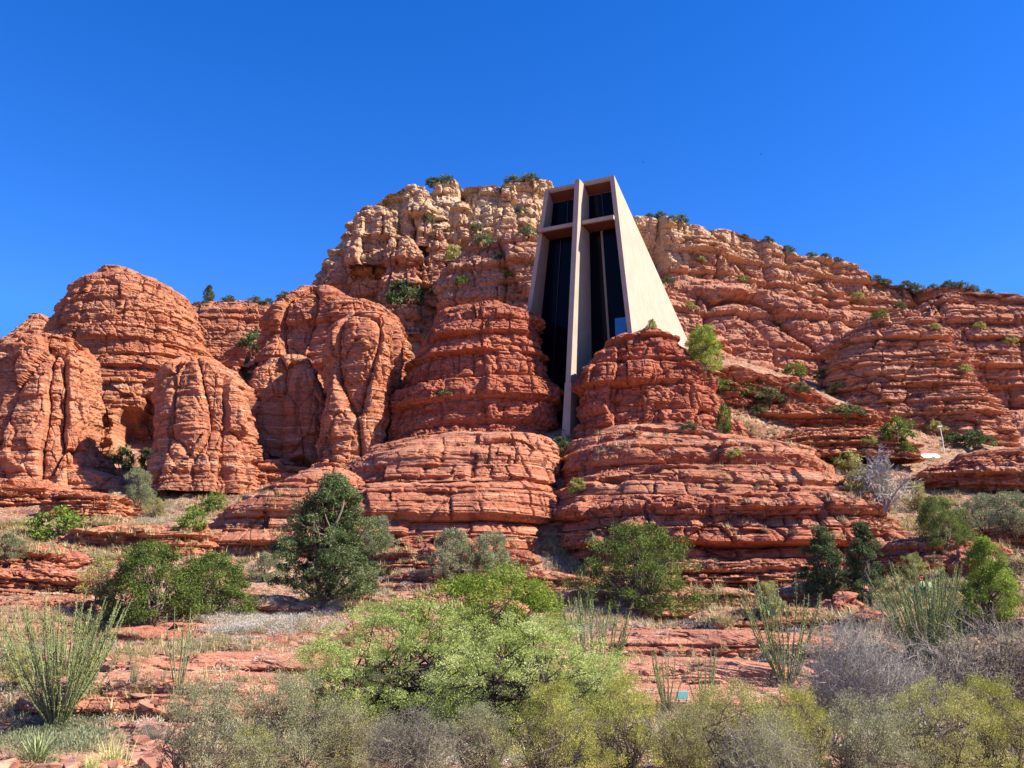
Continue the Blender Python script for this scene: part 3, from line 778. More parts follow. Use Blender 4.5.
def leaves(C, size, r, tint, axis=None, slim=0.45, jit=0.35):
    """one rhombus leaf per centre"""
    n = len(C)
    a = r.normal(size=(n, 3)) if axis is None else axis + r.normal(size=(n, 3)) * jit
    a = unit(a)
    b = unit(np.cross(a, r.normal(size=(n, 3))))
    s = (size * r.uniform(0.6, 1.3, n))[:, None]
    V = np.stack([C - a * s, C + b * s * slim, C + a * s, C - b * s * slim], 1).reshape(-1, 3)
    return V, np.arange(4 * n).reshape(-1, 4), np.repeat(tint, 4)

def leaf_mat(name, dark, mid, light, trans=0.25, var=0.12):
    t = NT(name)
    at_ = t.new('ShaderNodeAttribute', attribute_name='tint')
    oi = t.new('ShaderNodeObjectInfo')
    f = t.math('ADD', at_.outputs['Fac'], t.math('MULTIPLY', t.math('SUBTRACT', oi.outputs['Random'], 0.5), var * 2))
    c = t.mix(t.ramp(f, (0.0, 0.5)), dark, mid)
    c = t.mix(t.ramp(f, (0.5, 1.0)), c, light)
    t.l.new(c, t.b.inputs['Base Color'])
    t.b.inputs['Roughness'].default_value = 0.7; t.b.inputs['Specular IOR Level'].default_value = 0.2
    tr = t.new('ShaderNodeBsdfTranslucent'); t.l.new(c, tr.inputs[0])
    mx = t.new('ShaderNodeMixShader'); mx.inputs[0].default_value = trans
    t.l.new(t.b.outputs[0], mx.inputs[1]); t.l.new(tr.outputs[0], mx.inputs[2])
    t.l.new(mx.outputs[0], t.out.inputs[0])
    return t.m
M_jun = leaf_mat('juniper_leaf', (0.04, 0.065, 0.024), (0.11, 0.15, 0.055), (0.22, 0.25, 0.1))
M_grn = leaf_mat('green_leaf', (0.06, 0.1, 0.015), (0.14, 0.205, 0.032), (0.25, 0.31, 0.055))
M_creo = leaf_mat('shrub_leaf', (0.05, 0.08, 0.016), (0.125, 0.17, 0.035), (0.26, 0.31, 0.075))
M_bri = leaf_mat('bright_leaf', (0.12, 0.18, 0.02), (0.25, 0.34, 0.045), (0.4, 0.48, 0.09))
M_lim = leaf_mat('lime_leaf', (0.2, 0.26, 0.05), (0.42, 0.49, 0.14), (0.62, 0.67, 0.29), 0.35)
M_mes = leaf_mat('mesquite_leaf', (0.09, 0.14, 0.016), (0.21, 0.28, 0.035), (0.36, 0.42, 0.075), 0.3)
M_olv = leaf_mat('olive_leaf', (0.17, 0.17, 0.045), (0.36, 0.35, 0.1), (0.55, 0.52, 0.19))
M_yol = leaf_mat('yellow_olive_leaf', (0.16, 0.17, 0.03), (0.36, 0.36, 0.07), (0.58, 0.55, 0.14))
M_gro = leaf_mat('grey_olive_leaf', (0.12, 0.125, 0.06), (0.27, 0.27, 0.14), (0.46, 0.44, 0.25))
M_gry = leaf_mat('grey_green_leaf', (0.1, 0.12, 0.06), (0.22, 0.245, 0.125), (0.38, 0.39, 0.23))
M_tan = leaf_mat('dry_leaf', (0.22, 0.17, 0.11), (0.42, 0.35, 0.22), (0.62, 0.54, 0.36))
M_straw = leaf_mat('straw', (0.3, 0.23, 0.1), (0.52, 0.42, 0.21), (0.72, 0.61, 0.35))
M_yel = leaf_mat('yellow_grass', (0.35, 0.32, 0.10), (0.6, 0.56, 0.22), (0.8, 0.76, 0.4))
M_oco = leaf_mat('ocotillo_leaf', (0.16, 0.21, 0.04), (0.32, 0.37, 0.10), (0.47, 0.50, 0.19), 0.2)
M_yuc = leaf_mat('yucca_blade', (0.13, 0.19, 0.06), (0.28, 0.34, 0.13), (0.52, 0.53, 0.28), 0.1)
M_twig = leaf_mat('grey_twig', (0.17, 0.135, 0.12), (0.33, 0.29, 0.26), (0.55, 0.50, 0.45), 0.0)
M_mauve = leaf_mat('mauve_twig', (0.10, 0.08, 0.062), (0.21, 0.17, 0.135), (0.37, 0.31, 0.25), 0.0)
M_pale = leaf_mat('pale_brush', (0.24, 0.21, 0.165), (0.45, 0.41, 0.34), (0.68, 0.63, 0.53), 0.0)
M_bark = plain('grey_bark', (0.17, 0.13, 0.10), 0.9, 0, 0.1)
M_dbark = plain('dark_bark', (0.07, 0.055, 0.045), 0.9, 0, 0.1)
M_wand = plain('ocotillo_stem', (0.2, 0.22, 0.12), 0.9, 0, 0.1)
M_pear = plain('cactus_pad', (0.16, 0.25, 0.12), 0.6, 0, 0.3)

def crown_points(shape, n, h, w, r, inner=0.45):
    """clump centres within a plant of height h and width w, standing on z = 0"""
    out = []
    sd = r.uniform(0, 50)
    while len(out) < n:
        t = r.uniform(0.03, 1); a = r.uniform(0, 2 * math.pi); q = r.uniform(inner, 1) ** 0.7
        if shape == 'cone': R_ = (1 - t) ** 0.58 * 0.98 + 0.05; R_ *= smooth(-0.25, 0.25, t)
        elif shape == 'egg': R_ = math.sqrt(max(0, 1 - ((t - 0.42) / 0.6) ** 2))
        elif shape == 'flat': R_ = math.sqrt(max(0, 1 - ((t - 0.45) / 0.56) ** 2)) ** 0.7; 
        elif shape == 'column': R_ = (1 - t ** 3) * 0.9 + 0.05
        else: R_ = math.sqrt(max(0, 1 - t * t * 0.97))
        d = np.array([[math.cos(a) * 1.3, math.sin(a) * 1.3, t * 2.4 + sd]])
        k = 1 + 0.8 * perlin(d)[0] + 0.45 * perlin(d * 2.6)[0]
        R_ *= min(1.2, max(0.3, k))
        z = h * t * (0.82 + 0.18 * min(1.2, k))
        out.append((math.cos(a) * R_ * q * w / 2, math.sin(a) * R_ * q * w / 2, z))
    return np.array(out)
def crown_mesh(C, R_, per, size, r, flat=0.75, slim=0.45, updir=0.0, var=0.28):
    n = len(C)
    ct = r.uniform(0.5 - var, 0.5 + var, n)
    Rr = R_ * r.uniform(0.6, 1.25, n)
    P = np.repeat(C, per, 0)
    o = unit(r.normal(size=(n * per, 3))) * (r.uniform(0.15, 1, (n * per, 1)) ** 0.5) * np.repeat(Rr, per)[:, None]
    o[:, 2] *= flat
    tint = np.clip(np.repeat(ct, per) + r.normal(0, 0.13, n * per), 0, 1)
    ax = unit(o) * 0.8 + np.array([0, 0, updir])
    return leaves(P + o, size, r, tint, axis=ax, slim=slim, jit=0.6)
def limbs(C, r, base_r, h, stems=3, every=3, spread=0.12):
    """a trunk or stems that fork towards the clumps"""
    paths = []
    S = []
    for s in range(stems):
        a = r.uniform(0, 6.28); 
        top = np.array([math.cos(a) * h * spread, math.sin(a) * h * spread, h * r.uniform(0.45, 0.62)])
        b = np.array([math.cos(a) * base_r * 0.8, math.sin(a) * base_r * 0.8, -0.25])
        t = np.linspace(0, 1, 7)[:, None]
        P = b + (top - b) * t + np.array([math.cos(a + 1), math.sin(a + 1), 0]) * np.sin(t * 3.14) * h * 0.05 + r.normal(size=(7, 3)) * 0.012 * h * (t > 0)
        paths.append((P, base_r * (1 - 0.65 * t[:, 0])))
        S.append(P)
    for c in C[::every]:
        P0 = S[r.integers(stems)]
        k = r.integers(2, 7) if c[2] > h * 0.35 else r.integers(1, 4)
        s = P0[k]; t = np.linspace(0, 1, 6)[:, None]
        mid = (s + c) / 2 + np.array([0, 0, -0.04 * h]) + r.normal(size=3) * 0.04 * h
        P = (1 - t) ** 2 * s + 2 * t * (1 - t) * mid + t * t * c
        paths.append((P, base_r * 0.36 * (1 - 0.85 * t[:, 0])))
    return tubes(paths, 5)

class Proto:
    """meshes of one plant kind; put() stands a copy in the scene"""
    def __init__(s, name, h, parts): s.name, s.h, s.parts = name, h, parts
    def put(s, loc, scale, label, cat, group=None, wide=1.0, rz=None):
        o = empty(s.name, tuple(loc), random.uniform(0, 6.28) if rz is None else rz, label=label, cat=cat, group=group, kind='thing')
        o.scale = (scale * wide, scale * wide, scale)
        for pn, me in s.parts:
            c = bpy.data.objects.new(pn, me); COL.objects.link(c); c.parent = o
        return o
def as_mesh(name, V, Fq, mat, tint=None, smooth_=False):
    o = mesh_np(name, V, Fq, mat, smooth_, tint)
    me = o.data; bpy.data.objects.remove(o); return me
def plant_proto(name, shape, h, w, n, per, size, mat, seed, cr=0.3, base_r=0.12, stems=2, bark=None, inner=0.45, flat=0.75, every=3, spread=0.12, slim=0.45, parts=('trunk', 'crown'), var=0.28, updir=0.0, twigs=0):
    r = np.random.default_rng(seed)
    C = crown_points(shape, n, h, w, r, inner)
    V, Fq, t = crown_mesh(C, cr, per, size, r, flat, slim, updir, var)
    LV, LF = limbs(C, r, base_r, h, stems, every, spread)
    return Proto(name, h, [(parts[0], as_mesh(parts[0], LV, LF, bark or M_bark, None, True)), (parts[1], as_mesh(parts[1], V, Fq, mat, t))])
def twig_proto(name, h, w, n1, n2, n3, seed, mat=None, leafmat=None, nleaf=0, leafsize=0.03, rad=0.02, up=0.5, arch=0.2):
    """leafless or nearly leafless shrub of forking twigs"""
    r = np.random.default_rng(seed)
    paths, tips, tint = [], [], []
    def curve(s, e, k=5, sag=0.1):
        t = np.linspace(0, 1, k)[:, None]
        m = (s + e) / 2 + np.array([0, 0, sag]) + r.normal(size=3) * 0.07 * np.linalg.norm(e - s)
        return (1 - t) ** 2 * s + 2 * t * (1 - t) * m + t * t * e
    for i in range(n1):
        a = r.uniform(0, 6.28); q = r.uniform(0, 1) ** 0.5
        z = h * math.sqrt(max(0.05, 1 - q * q * 0.85)) * r.uniform(0.6, 1)
        e = np.array([math.cos(a) * q * w / 2, math.sin(a) * q * w / 2, z])
        P = curve(np.array([math.cos(a) * 0.05, math.sin(a) * 0.05, -0.15]), e, 8, arch * h)
        paths.append((P, np.linspace(rad, rad * 0.3, 8)))
        for j in range(n2):
            s = P[r.integers(2, 8)]
            L = h * r.uniform(0.12, 0.32)
            dirn = unit(unit(e[None])[0] * 0.5 + r.normal(size=3) * 0.75 + np.array([0, 0, up * 0.5]))
            e2 = s + dirn * L; e2[2] = max(e2[2], 0.05)
            Q = curve(s, e2, 4, 0.0)
            paths.append((Q, np.linspace(rad * 0.42, rad * 0.2, 4)))
            for k in range(n3):
                s3 = Q[r.integers(1, 4)]
                e3 = s3 + unit(dirn + r.normal(size=3) * 0.8) * L * r.uniform(0.25, 0.55)
                paths.append((np.array([s3, (s3 + e3) / 2 + r.normal(size=3) * 0.01, e3]), np.array([rad * 0.24, rad * 0.18, rad * 0.12])))
                tips.append(e3)
    V, Fq = tubes(paths, 3)
    # tint per vertex: constant along a path
    tv = np.concatenate([np.full(len(p[1]) * 3, r.uniform(0.1, 0.9)) for p in paths])
    parts = [('branches', as_mesh('branches', V, Fq, mat or M_twig, tv))]
    if nleaf:
        T = np.array(tips); C = T[r.integers(0, len(T), nleaf)] + r.normal(size=(nleaf, 3)) * leafsize * 2.2
        V, Fq, t = leaves(C, leafsize, r, r.uniform(0.1, 0.95, nleaf))
        parts.append(('foliage', as_mesh('foliage', V, Fq, leafmat, t)))
    return Proto(name, h, parts)
def ocotillo_proto(n, h, w, seed, leafy=1.0, rad=0.022):
    r = np.random.default_rng(seed)
    paths, C, A, T = [], [], [], []
    for i in range(n):
        a = r.uniform(0, 6.28); q = r.uniform(0.05, 1) ** 0.6; hh = h * r.uniform(0.6, 1.0) * (1 - 0.15 * q)
        t = np.linspace(0, 1, 10)
        out = (w / 2) * q * (t ** 0.85) + 0.05
        wob = np.cumsum(r.normal(size=(10, 2)) * 0.018, 0) * h / 3
        P = np.stack([np.cos(a) * out + wob[:, 0], np.sin(a) * out + wob[:, 1], hh * t - 0.1], 1)
        paths.append((P, np.linspace(rad, rad * 0.45, 10)))
        m = int(190 * leafy)
        tt = r.uniform(0.12, 1.0, m)
        c = np.stack([np.interp(tt, t, P[:, k]) for k in range(3)], 1)
        C.append(c + r.normal(size=(m, 3)) * 0.02); T.append(np.clip(r.uniform(0.1, 0.7) + r.normal(0, 0.15, m), 0, 1))
        A.append(np.repeat(unit((P[-1] - P[0])[None]), m, 0))
    V, Fq = tubes(paths, 5)
    LV, LF, t = leaves(np.concatenate(C), 0.024, r, np.concatenate(T), np.concatenate(A), 0.45, 0.7)
    return Proto('ocotillo', h, [('stems', as_mesh('stems', V, Fq, M_wand, None, True)), ('foliage', as_mesh('foliage', LV, LF, M_oco, t))])
def blades(n, L, wd, r, up=0.4, droop=0.3, k=4, spreadr=0.05):
    """n arching blades from one root: verts, faces, tint"""
    a = r.uniform(0, 6.28, n); el = np.arcsin(np.clip(r.uniform(up, 1, n), 0, 0.99)); LL = L * r.uniform(0.6, 1.1, n)
    d = np.stack([np.cos(a) * np.cos(el), np.sin(a) * np.cos(el), np.sin(el)], 1)
    side = np.stack([-np.sin(a), np.cos(a), np.zeros(n)], 1)
    t = np.linspace(0, 1, k)
    root = np.stack([r.normal(size=n), r.normal(size=n), np.zeros(n)], 1) * spreadr
    P = root[:, None] + d[:, None] * (LL[:, None] * t)[:, :, None]
    P[:, :, 2] -= droop * LL[:, None] * (t ** 2)[None] * (1 - d[:, 2:3] * 0.7)
    ww = wd * (1 - 0.9 * t)
    V = np.stack([P - side[:, None] * ww[None, :, None], P + side[:, None] * ww[None, :, None]], 2)  # n,k,2,3
    i = (np.arange(n) * k * 2)[:, None] + np.arange(k - 1)[None] * 2
    Fq = np.stack([i, i + 1, i + 3, i + 2], 2).reshape(-1, 4)
    return V.reshape(-1, 3), Fq, np.repeat(r.uniform(0, 1, n), k * 2)
def blade_proto(name, n, L, wd, mat, seed, **k):
    V, Fq, t = blades(n, L, wd, np.random.default_rng(seed), **k)
    me = as_mesh(name, V, Fq, mat, t)
    class B(Proto):
        def put(s, loc, scale, label, cat, group=None, wide=1.0, rz=None):
            o = bpy.data.objects.new(name, me); COL.objects.link(o); o.location = tuple(loc)
            o.rotation_euler = (0, 0, random.uniform(0, 6.28)); o.scale = (scale * wide, scale * wide, scale)
            return tag(o, label, cat, group, 'thing')
    return B(name, L, [])

JUN = [plant_proto('juniper_tree', 'cone', 6.0, 5.0, 330, 190, 0.055, M_jun, s, cr=0.38, base_r=0.2, stems=3) for s in (1, 2)]
JCOL = [plant_proto('juniper_tree', 'column', 4.0, 2.2, 130, 150, 0.05, M_jun, s, cr=0.3, base_r=0.12, stems=2) for s in (3, 4)]
OAK = [plant_proto('evergreen_shrub', 'dome', 3.0, 4.2, 200, 170, 0.045, M_creo, s, cr=0.36, base_r=0.1, stems=5, spread=0.25) for s in (5, 6)]
BRT = [plant_proto('leafy_tree', 'egg', 4.0, 3.0, 170, 150, 0.05, M_bri, 7, cr=0.34, base_r=0.12, stems=3)]
BRC = [plant_proto('leafy_tree', 'cone', 4.0, 3.4, 160, 170, 0.05, M_bri, 17, cr=0.34, base_r=0.12, stems=3)]
CREO = [plant_proto('desert_shrub', 'dome', 3.0, 4.2, 190, 170, 0.038, M_creo, 8, cr=0.34, base_r=0.07, stems=7, spread=0.35, inner=0.3, every=2, updir=0.6)]
SAGE = [plant_proto('sage_shrub', 'dome', 1.4, 2.2, 100, 110, 0.032, M_gry, s, cr=0.22, base_r=0.04, stems=6, spread=0.4, updir=0.8) for s in (9, 10)]
OLV = [plant_proto('olive_shrub', 'egg', 2.4, 2.6, 110, 90, 0.038, M_olv, s, cr=0.26, base_r=0.06, stems=6, spread=0.35, inner=0.2, every=1) for s in (11, 12)]
SMALL = [plant_proto('round_shrub', 'dome', 1.0, 1.7, 45, 45, 0.07, m, s, cr=0.24, base_r=0.04, stems=4, spread=0.3) for m, s in ((M_jun, 13), (M_grn, 14), (M_olv, 15))]
TWIG = [twig_proto('bare_shrub', 1.8, 2.8, 130, 16, 6, 20, M_twig, M_gry, 14000, 0.015, rad=0.010, arch=0.08),
        twig_proto('bare_shrub', 1.6, 2.6, 60, 12, 5, 21, M_mauve, M_gry, 1200, 0.02, rad=0.016)]
DEAD = twig_proto('dead_tree', 4.0, 5.0, 26, 12, 6, 22, M_pale, rad=0.07)
FORE = [twig_proto('foreground_shrub', 2.0, 3.2, 80, 14, 5, 23, M_mauve, M_olv, 34000, 0.018, rad=0.014),
        twig_proto('foreground_shrub', 2.0, 3.2, 80, 14, 5, 24, M_twig, M_olv, 36000, 0.017, rad=0.013),
        twig_proto('foreground_shrub', 1.8, 3.0, 90, 14, 6, 25, M_mauve, M_gro, 30000, 0.016, rad=0.014)]
LEAFY = [plant_proto('foreground_shrub', 'dome', 2.0, 3.4, 170, 170, 0.02, m, sd, cr=0.24, base_r=0.035, stems=9, spread=0.45, inner=0.15, every=1, updir=0.7, slim=0.35, var=0.33) for m, sd in ((M_olv, 70), (M_yol, 71), (M_gro, 72))]
LIME = plant_proto('mesquite_tree', 'flat', 3.6, 5.2, 300, 165, 0.036, M_lim, 30, cr=0.32, base_r=0.09, stems=6, bark=M_dbark, spread=0.4, inner=0.35, every=2, flat=0.55, slim=0.3, var=0.32)
MESQ = plant_proto('mesquite_tree', 'egg', 3.6, 4.6, 280, 170, 0.042, M_mes, 31, cr=0.36, base_r=0.09, stems=6, bark=M_dbark, spread=0.35, inner=0.35, every=2, flat=0.65, slim=0.35)
OCO_BIG = ocotillo_proto(74, 3.6, 3.0, 40, 1.1)
OCO_MED = ocotillo_proto(42, 3.2, 2.5, 41, 1.2)
OCO_SM = ocotillo_proto(16, 3.0, 1.7, 42, 0.8)
OCO_VASE = ocotillo_proto(26, 3.0, 2.2, 47, 0.7, 0.018)
OCO_FEW = ocotillo_proto(8, 3.0, 1.1, 43, 0.45, 0.026)
YUC = blade_proto('yucca', 130, 0.75, 0.02, M_yuc, 50, up=0.05, droop=0.15)
STRAW = blade_proto('grass_clump', 260, 0.6, 0.007, M_yel, 51, up=0.3, droop=0.5, spreadr=0.09)

def plant(proto, px, base, height, label, cat, group=None, wide=1.0, sink=0.0, width=None, rz=None):
    """stand a plant where the photo shows its foot; height in photo pixels"""
    p, on = hit(px, base)
    if p is None: print('no ground at', px, base, label); return None
    h = height * fwd(p) / F_PX
    s = h / proto.h
    o = proto.put(p - np.array([0, 0, sink]), s, label, cat, group, wide, rz)
    return o
jobs = []   # every foot is found first, then the plants are stood up (so no plant hides the ground of another)
def J(proto, px, base, height, label, cat, group=None, wide=1.0, depth=None, rz=None):
    if depth:
        x = at(px, 384, depth)[0]
        q = at(px, base, depth); x = q[0]
        p = np.array([x, depth, ground_h(np.array([x]), np.array([depth]))[0]])
        top = at(px, base - height, depth)[2]
        h = max(0.3, top - p[2])
    else:
        p, on = hit(px, base)
        if p is None: print('no ground at', px, base, label); return
        h = height * fwd(p) / F_PX
    jobs.append((proto, p, h, label, cat, group, wide, rz))

# trees and large shrubs on the slope
J(JUN[0], 328, 602, 126, 'largest dark green juniper on the slope, below the left rock tier', 'tree', wide=1.15)
J(OAK[0], 152, 620, 74, 'dark green spreading shrub left of the largest juniper, behind thin ocotillo', 'shrub', wide=0.9)
J(OAK[1], 212, 614, 58, 'rounded green shrub between the spreading shrub and the largest juniper', 'shrub', wide=1.15)
J(OLV[0], 100, 612, 52, 'thin brownish olive shrub behind the dense ocotillo on the left', 'shrub', wide=0.9)
J(SAGE[0], 266, 582, 28, 'small grey green bush tucked left of the largest juniper', 'shrub', wide=0.8)
J(SAGE[1], 376, 552, 34, 'small grey green bush touching the right side of the largest juniper', 'shrub', wide=0.8)
J(SAGE[0], 452, 578, 46, 'blue green sage bush under the left tier, left one of a pair', 'shrub', wide=0.75)
J(SAGE[1], 492, 574, 40, 'blue green sage bush under the left tier, right one of a pair', 'shrub', wide=0.75)
J(CREO[0], 640, 612, 84, 'feathery olive green shrub in front of the right rock tier', 'shrub', wide=1.05)
J(JCOL[0], 826, 600, 72, 'narrow dark juniper at the right end of the right tier', 'tree', wide=1.2)
J(JCOL[1], 868, 606, 80, 'taller thin olive juniper beside the narrow dark juniper', 'tree', wide=0.95)
J(BRC[0], 992, 618, 76, 'bright green pointed tree near the right edge of the photo', 'tree', wide=0.95)
J(OAK[0], 944, 548, 50, 'dark grey green bush beneath the tilted red slab', 'shrub', wide=0.75)
J(SAGE[0], 984, 530, 34, 'pale green bush along the foot of the tilted red slab', 'shrub', wide=1.0)
J(SAGE[1], 1016, 536, 42, 'grey green bush cut by the right edge beneath the slab', 'shrub', wide=0.9)
J(BRT[0], 705, 372, 46, 'bright yellow green tree standing right beside the chapel on the rock', 'tree', wide=1.0)
J(SMALL[1], 57, 539, 30, 'round deep green bush on the pale bench at the left', 'shrub', wide=1.05)
J(SAGE[0], 8, 560, 26, 'grey green bush at the left edge below the rounded slab', 'shrub', wide=0.8)
J(SAGE[1], 137, 506, 36, 'grey bush in the gully below the shadowed cave', 'shrub', wide=0.6)
J(SMALL[0], 121, 470, 22, 'small dark bush at the left mouth of the shadowed cave', 'shrub', wide=0.7)
J(SMALL[0], 146, 468, 18, 'small dark bush inside the shadowed cave mouth', 'shrub', wide=0.55)
J(SMALL[1], 192, 530, 22, 'small bright green bush on the bench right of the gully', 'shrub', wide=0.8)
J(SMALL[1], 214, 512, 18, 'small green bush at the foot of the cave pillar', 'shrub', wide=0.8)
J(OLV[1], 155, 520, 22, 'dry olive bush on the bench below the gully', 'shrub', wide=0.9)
J(SMALL[0], 404, 308, 26, 'dark bush on the ledge at the foot of the pale mesa', 'shrub', wide=0.8)
J(SMALL[2], 452, 262, 16, 'olive bush in the notch of the pale mesa', 'shrub', wide=0.8)
J(SMALL[0], 484, 248, 14, 'dark bush on the mesa bench left of the chapel', 'shrub', wide=0.9)
J(SMALL[0], 527, 240, 14, 'dark bush on the mesa bench touching the chapel', 'shrub', wide=0.7)
J(JCOL[0], 246, 380, 24, 'lone conifer in the cleft above the middle pillar', 'tree', wide=0.8)
J(SMALL[0], 252, 352, 20, 'dark bush in the cleft between dome butte and shoulder butte', 'shrub', wide=0.7)
J(SMALL[0], 446, 398, 9, 'tiny tuft on the face of the centre butte', 'shrub')
J(SMALL[0], 770, 404, 14, 'low green bush above the talus right of the chapel', 'shrub', wide=1.2)
J(SMALL[1], 745, 396, 12, 'low bright bush on the road edge right of the chapel', 'shrub', wide=1.3)
J(SMALL[0], 845, 418, 12, 'long low green bush on the upper talus', 'shrub', wide=1.8)
J(SMALL[1], 898, 440, 22, 'dark green bush below the beehive knob', 'shrub', wide=0.9)
J(SMALL[0], 975, 448, 16, 'dark bush behind the white lamp post', 'shrub', wide=1.3)
J(SMALL[2], 848, 472, 18, 'olive bush left of the grey dead tree', 'shrub', wide=1.1)
J(SMALL[2], 860, 495, 22, 'dry olive bush below the grey dead tree', 'shrub', wide=1.0)
J(SMALL[1], 725, 432, 26, 'slim green bush on the right edge of the right butte', 'shrub', wide=0.35)
J(SMALL[2], 578, 494, 14, 'small yellow green bush on the right tier ledge', 'shrub', wide=0.9)
J(SMALL[0], 562, 452, 14, 'small green bush at the foot of the cross', 'shrub', wide=0.9)
J(SMALL[2], 652, 330, 10, 'thin bush on top of the right butte against the chapel wall', 'shrub', wide=0.6)
J(DEAD, 884, 512, 60, 'pale grey leafless dead tree on the right slope', 'tree', wide=0.85)
J(OLV[1], 918, 512, 30, 'greenish dry shrub right of the dead tree', 'shrub', wide=0.8)
J(OLV[0], 915, 585, 30, 'olive scrub left of the bright pointed tree', 'shrub', wide=0.9)
J(OLV[1], 770, 612, 30, 'olive brush behind the slim ocotillo', 'shrub', wide=0.9)
for px, py, h in ((796, 376, 12), (822, 380, 10), (722, 392, 12), (838, 392, 9), (800, 392, 9), (760, 415, 9), (935, 432, 10), (955, 445, 12), (905, 452, 10), (870, 446, 9), (690, 430, 8), (735, 458, 8)):
    J(SMALL[random.randrange(3)], px, py, h, 'small dark shrub on the talus between chapel and knob', 'shrub', 'small shrubs dotting the talus right of the chapel', wide=1.2)
for px, py, h in ((420, 300, 10), (436, 296, 9), (500, 262, 8), (462, 284, 8), (512, 276, 8), (475, 232, 8), (428, 222, 7), (520, 216, 8)):
    J(SMALL[random.randrange(3)], px, py, h, 'tiny dark shrub clinging to the pale mesa cliff', 'shrub', 'tiny shrubs on the mesa cliff', wide=1.1)
for px, py, h in ((700, 262, 6), (742, 282, 6), (812, 300, 6), (858, 300, 7), (780, 330, 7), (900, 310, 7), (935, 330, 6), (980, 330, 7), (1010, 345, 8), (668, 285, 8), (965, 372, 7), (690, 310, 7), (880, 318, 8)):
    J(SMALL[random.randrange(3)], px, py, h, 'tiny dark shrub on a ledge of the right ridge', 'shrub', 'tiny shrubs on the ridge ledges', wide=1.2)
def skyline(px, h, proto, label, group=None, wide=1.0, cat='shrub'):
    """foot on the crest: go down the column until rock is met"""
    for py in range(150, 420):
        p, on = hit(px, py)
        if p is not None:
            jobs.append((proto, p + np.array([0, 0.5, -0.3 * h * fwd(p) / F_PX]), 1.05 * h * fwd(p) / F_PX, label, cat, group, wide, None)); return
skyline(207, 24, JCOL[1], 'lone conifer on the skyline right of the dome butte', cat='tree', wide=1.0)
for px in (228, 254, 268, 283): skyline(px, 8, SMALL[0], 'small shrub on the saddle skyline', 'shrubs along the saddle skyline', 1.1)
for px in (434, 446, 513, 530): skyline(px, 8, SMALL[0], 'small dark shrub on the flat top of the pale mesa', 'shrubs on top of the mesa', 1.3)
for px, h in ((650, 6), (661, 7), (672, 6), (681, 9), (745, 5), (768, 7), (788, 9), (812, 7), (826, 6), (838, 6), (878, 9), (888, 6), (908, 10), (918, 9), (934, 6), (950, 9), (962, 9), (974, 7), (990, 6)):
    skyline(px, h, SMALL[0], 'small dark shrub on the crest of the right ridge', 'shrubs along the crest of the right ridge', 1.0)
# ocotillos
J(OCO_BIG, 58, 730, 152, 'largest ocotillo, a dense fan of green wands at the left', 'ocotillo')
J(OCO_FEW, 178, 690, 100, 'thin tall ocotillo with few curved wands, left of centre slabs', 'ocotillo', wide=0.9)
J(OCO_SM, 134, 684, 50, 'short leafy ocotillo between the largest and the thin tall one', 'ocotillo', wide=0.8)
J(OCO_FEW, 163, 682, 24, 'tiny ocotillo seedling beside the thin tall one', 'ocotillo', wide=1.1)
J(OCO_FEW, 582, 628, 46, 'sparse pale ocotillo behind the lime green tree', 'ocotillo', wide=1.2)
J(OCO_SM, 612, 634, 30, 'small pale ocotillo under the feathery olive shrub', 'ocotillo', wide=0.4)
J(OCO_MED, 592, 712, 132, 'leafy leaning ocotillo rising out of the lime green tree', 'ocotillo', wide=0.85)
J(OCO_SM, 668, 716, 78, 'sparse ocotillo just left of the turquoise plaque', 'ocotillo', wide=1.0)
J(OCO_SM, 704, 716, 78, 'sparse ocotillo just right of the turquoise plaque', 'ocotillo', wide=1.0)
J(OCO_VASE, 786, 684, 128, 'slim green ocotillo standing on the bare red ledge', 'ocotillo', wide=1.0)
J(OCO_BIG, 928, 668, 126, 'dense leaning ocotillo at the right above the grey shrub', 'ocotillo', wide=1.0)
J(OCO_SM, 962, 660, 62, 'small bushy ocotillo against the dense right one', 'ocotillo', wide=1.0)
# foreground trees and shrubs (standing below the frame)
J(LIME, 400, 768, 165, 'pale lime green mesquite in the centre foreground', 'tree', depth=19.5, wide=1.02)
J(LIME, 528, 768, 150, 'lower lime green mesquite at the right foot of the centre one', 'tree', depth=17.5, wide=1.1, rz=2.0)
J(LIME, 335, 768, 125, 'lime green mesquite sprays left of the centre one', 'tree', depth=19.0, wide=0.7, rz=4.0)
J(MESQ, 490, 768, 194, 'deeper green mesquite behind the lime green one', 'tree', depth=24.0, wide=0.95)
J(LIME, 592, 768, 112, 'small lime mesquite below the leaning ocotillo', 'tree', depth=18.5, wide=0.85, rz=1.0)
J(TWIG[0], 866, 768, 148, 'large round silver grey leafless shrub at the lower right', 'shrub', depth=23, wide=0.72)
J(TWIG[1], 955, 768, 118, 'grey twiggy shrub right of the silver grey one', 'shrub', depth=24, wide=1.1)
J(TWIG[1], 1010, 768, 155, 'reddish brown twiggy brush at the right edge', 'shrub', depth=27, wide=1.2)
J(TWIG[1], 148, 768, 48, 'small mauve twiggy bush by the yellow grass', 'shrub', depth=18, wide=0.9)
names = ['bottom left', 'left of centre', 'centre']
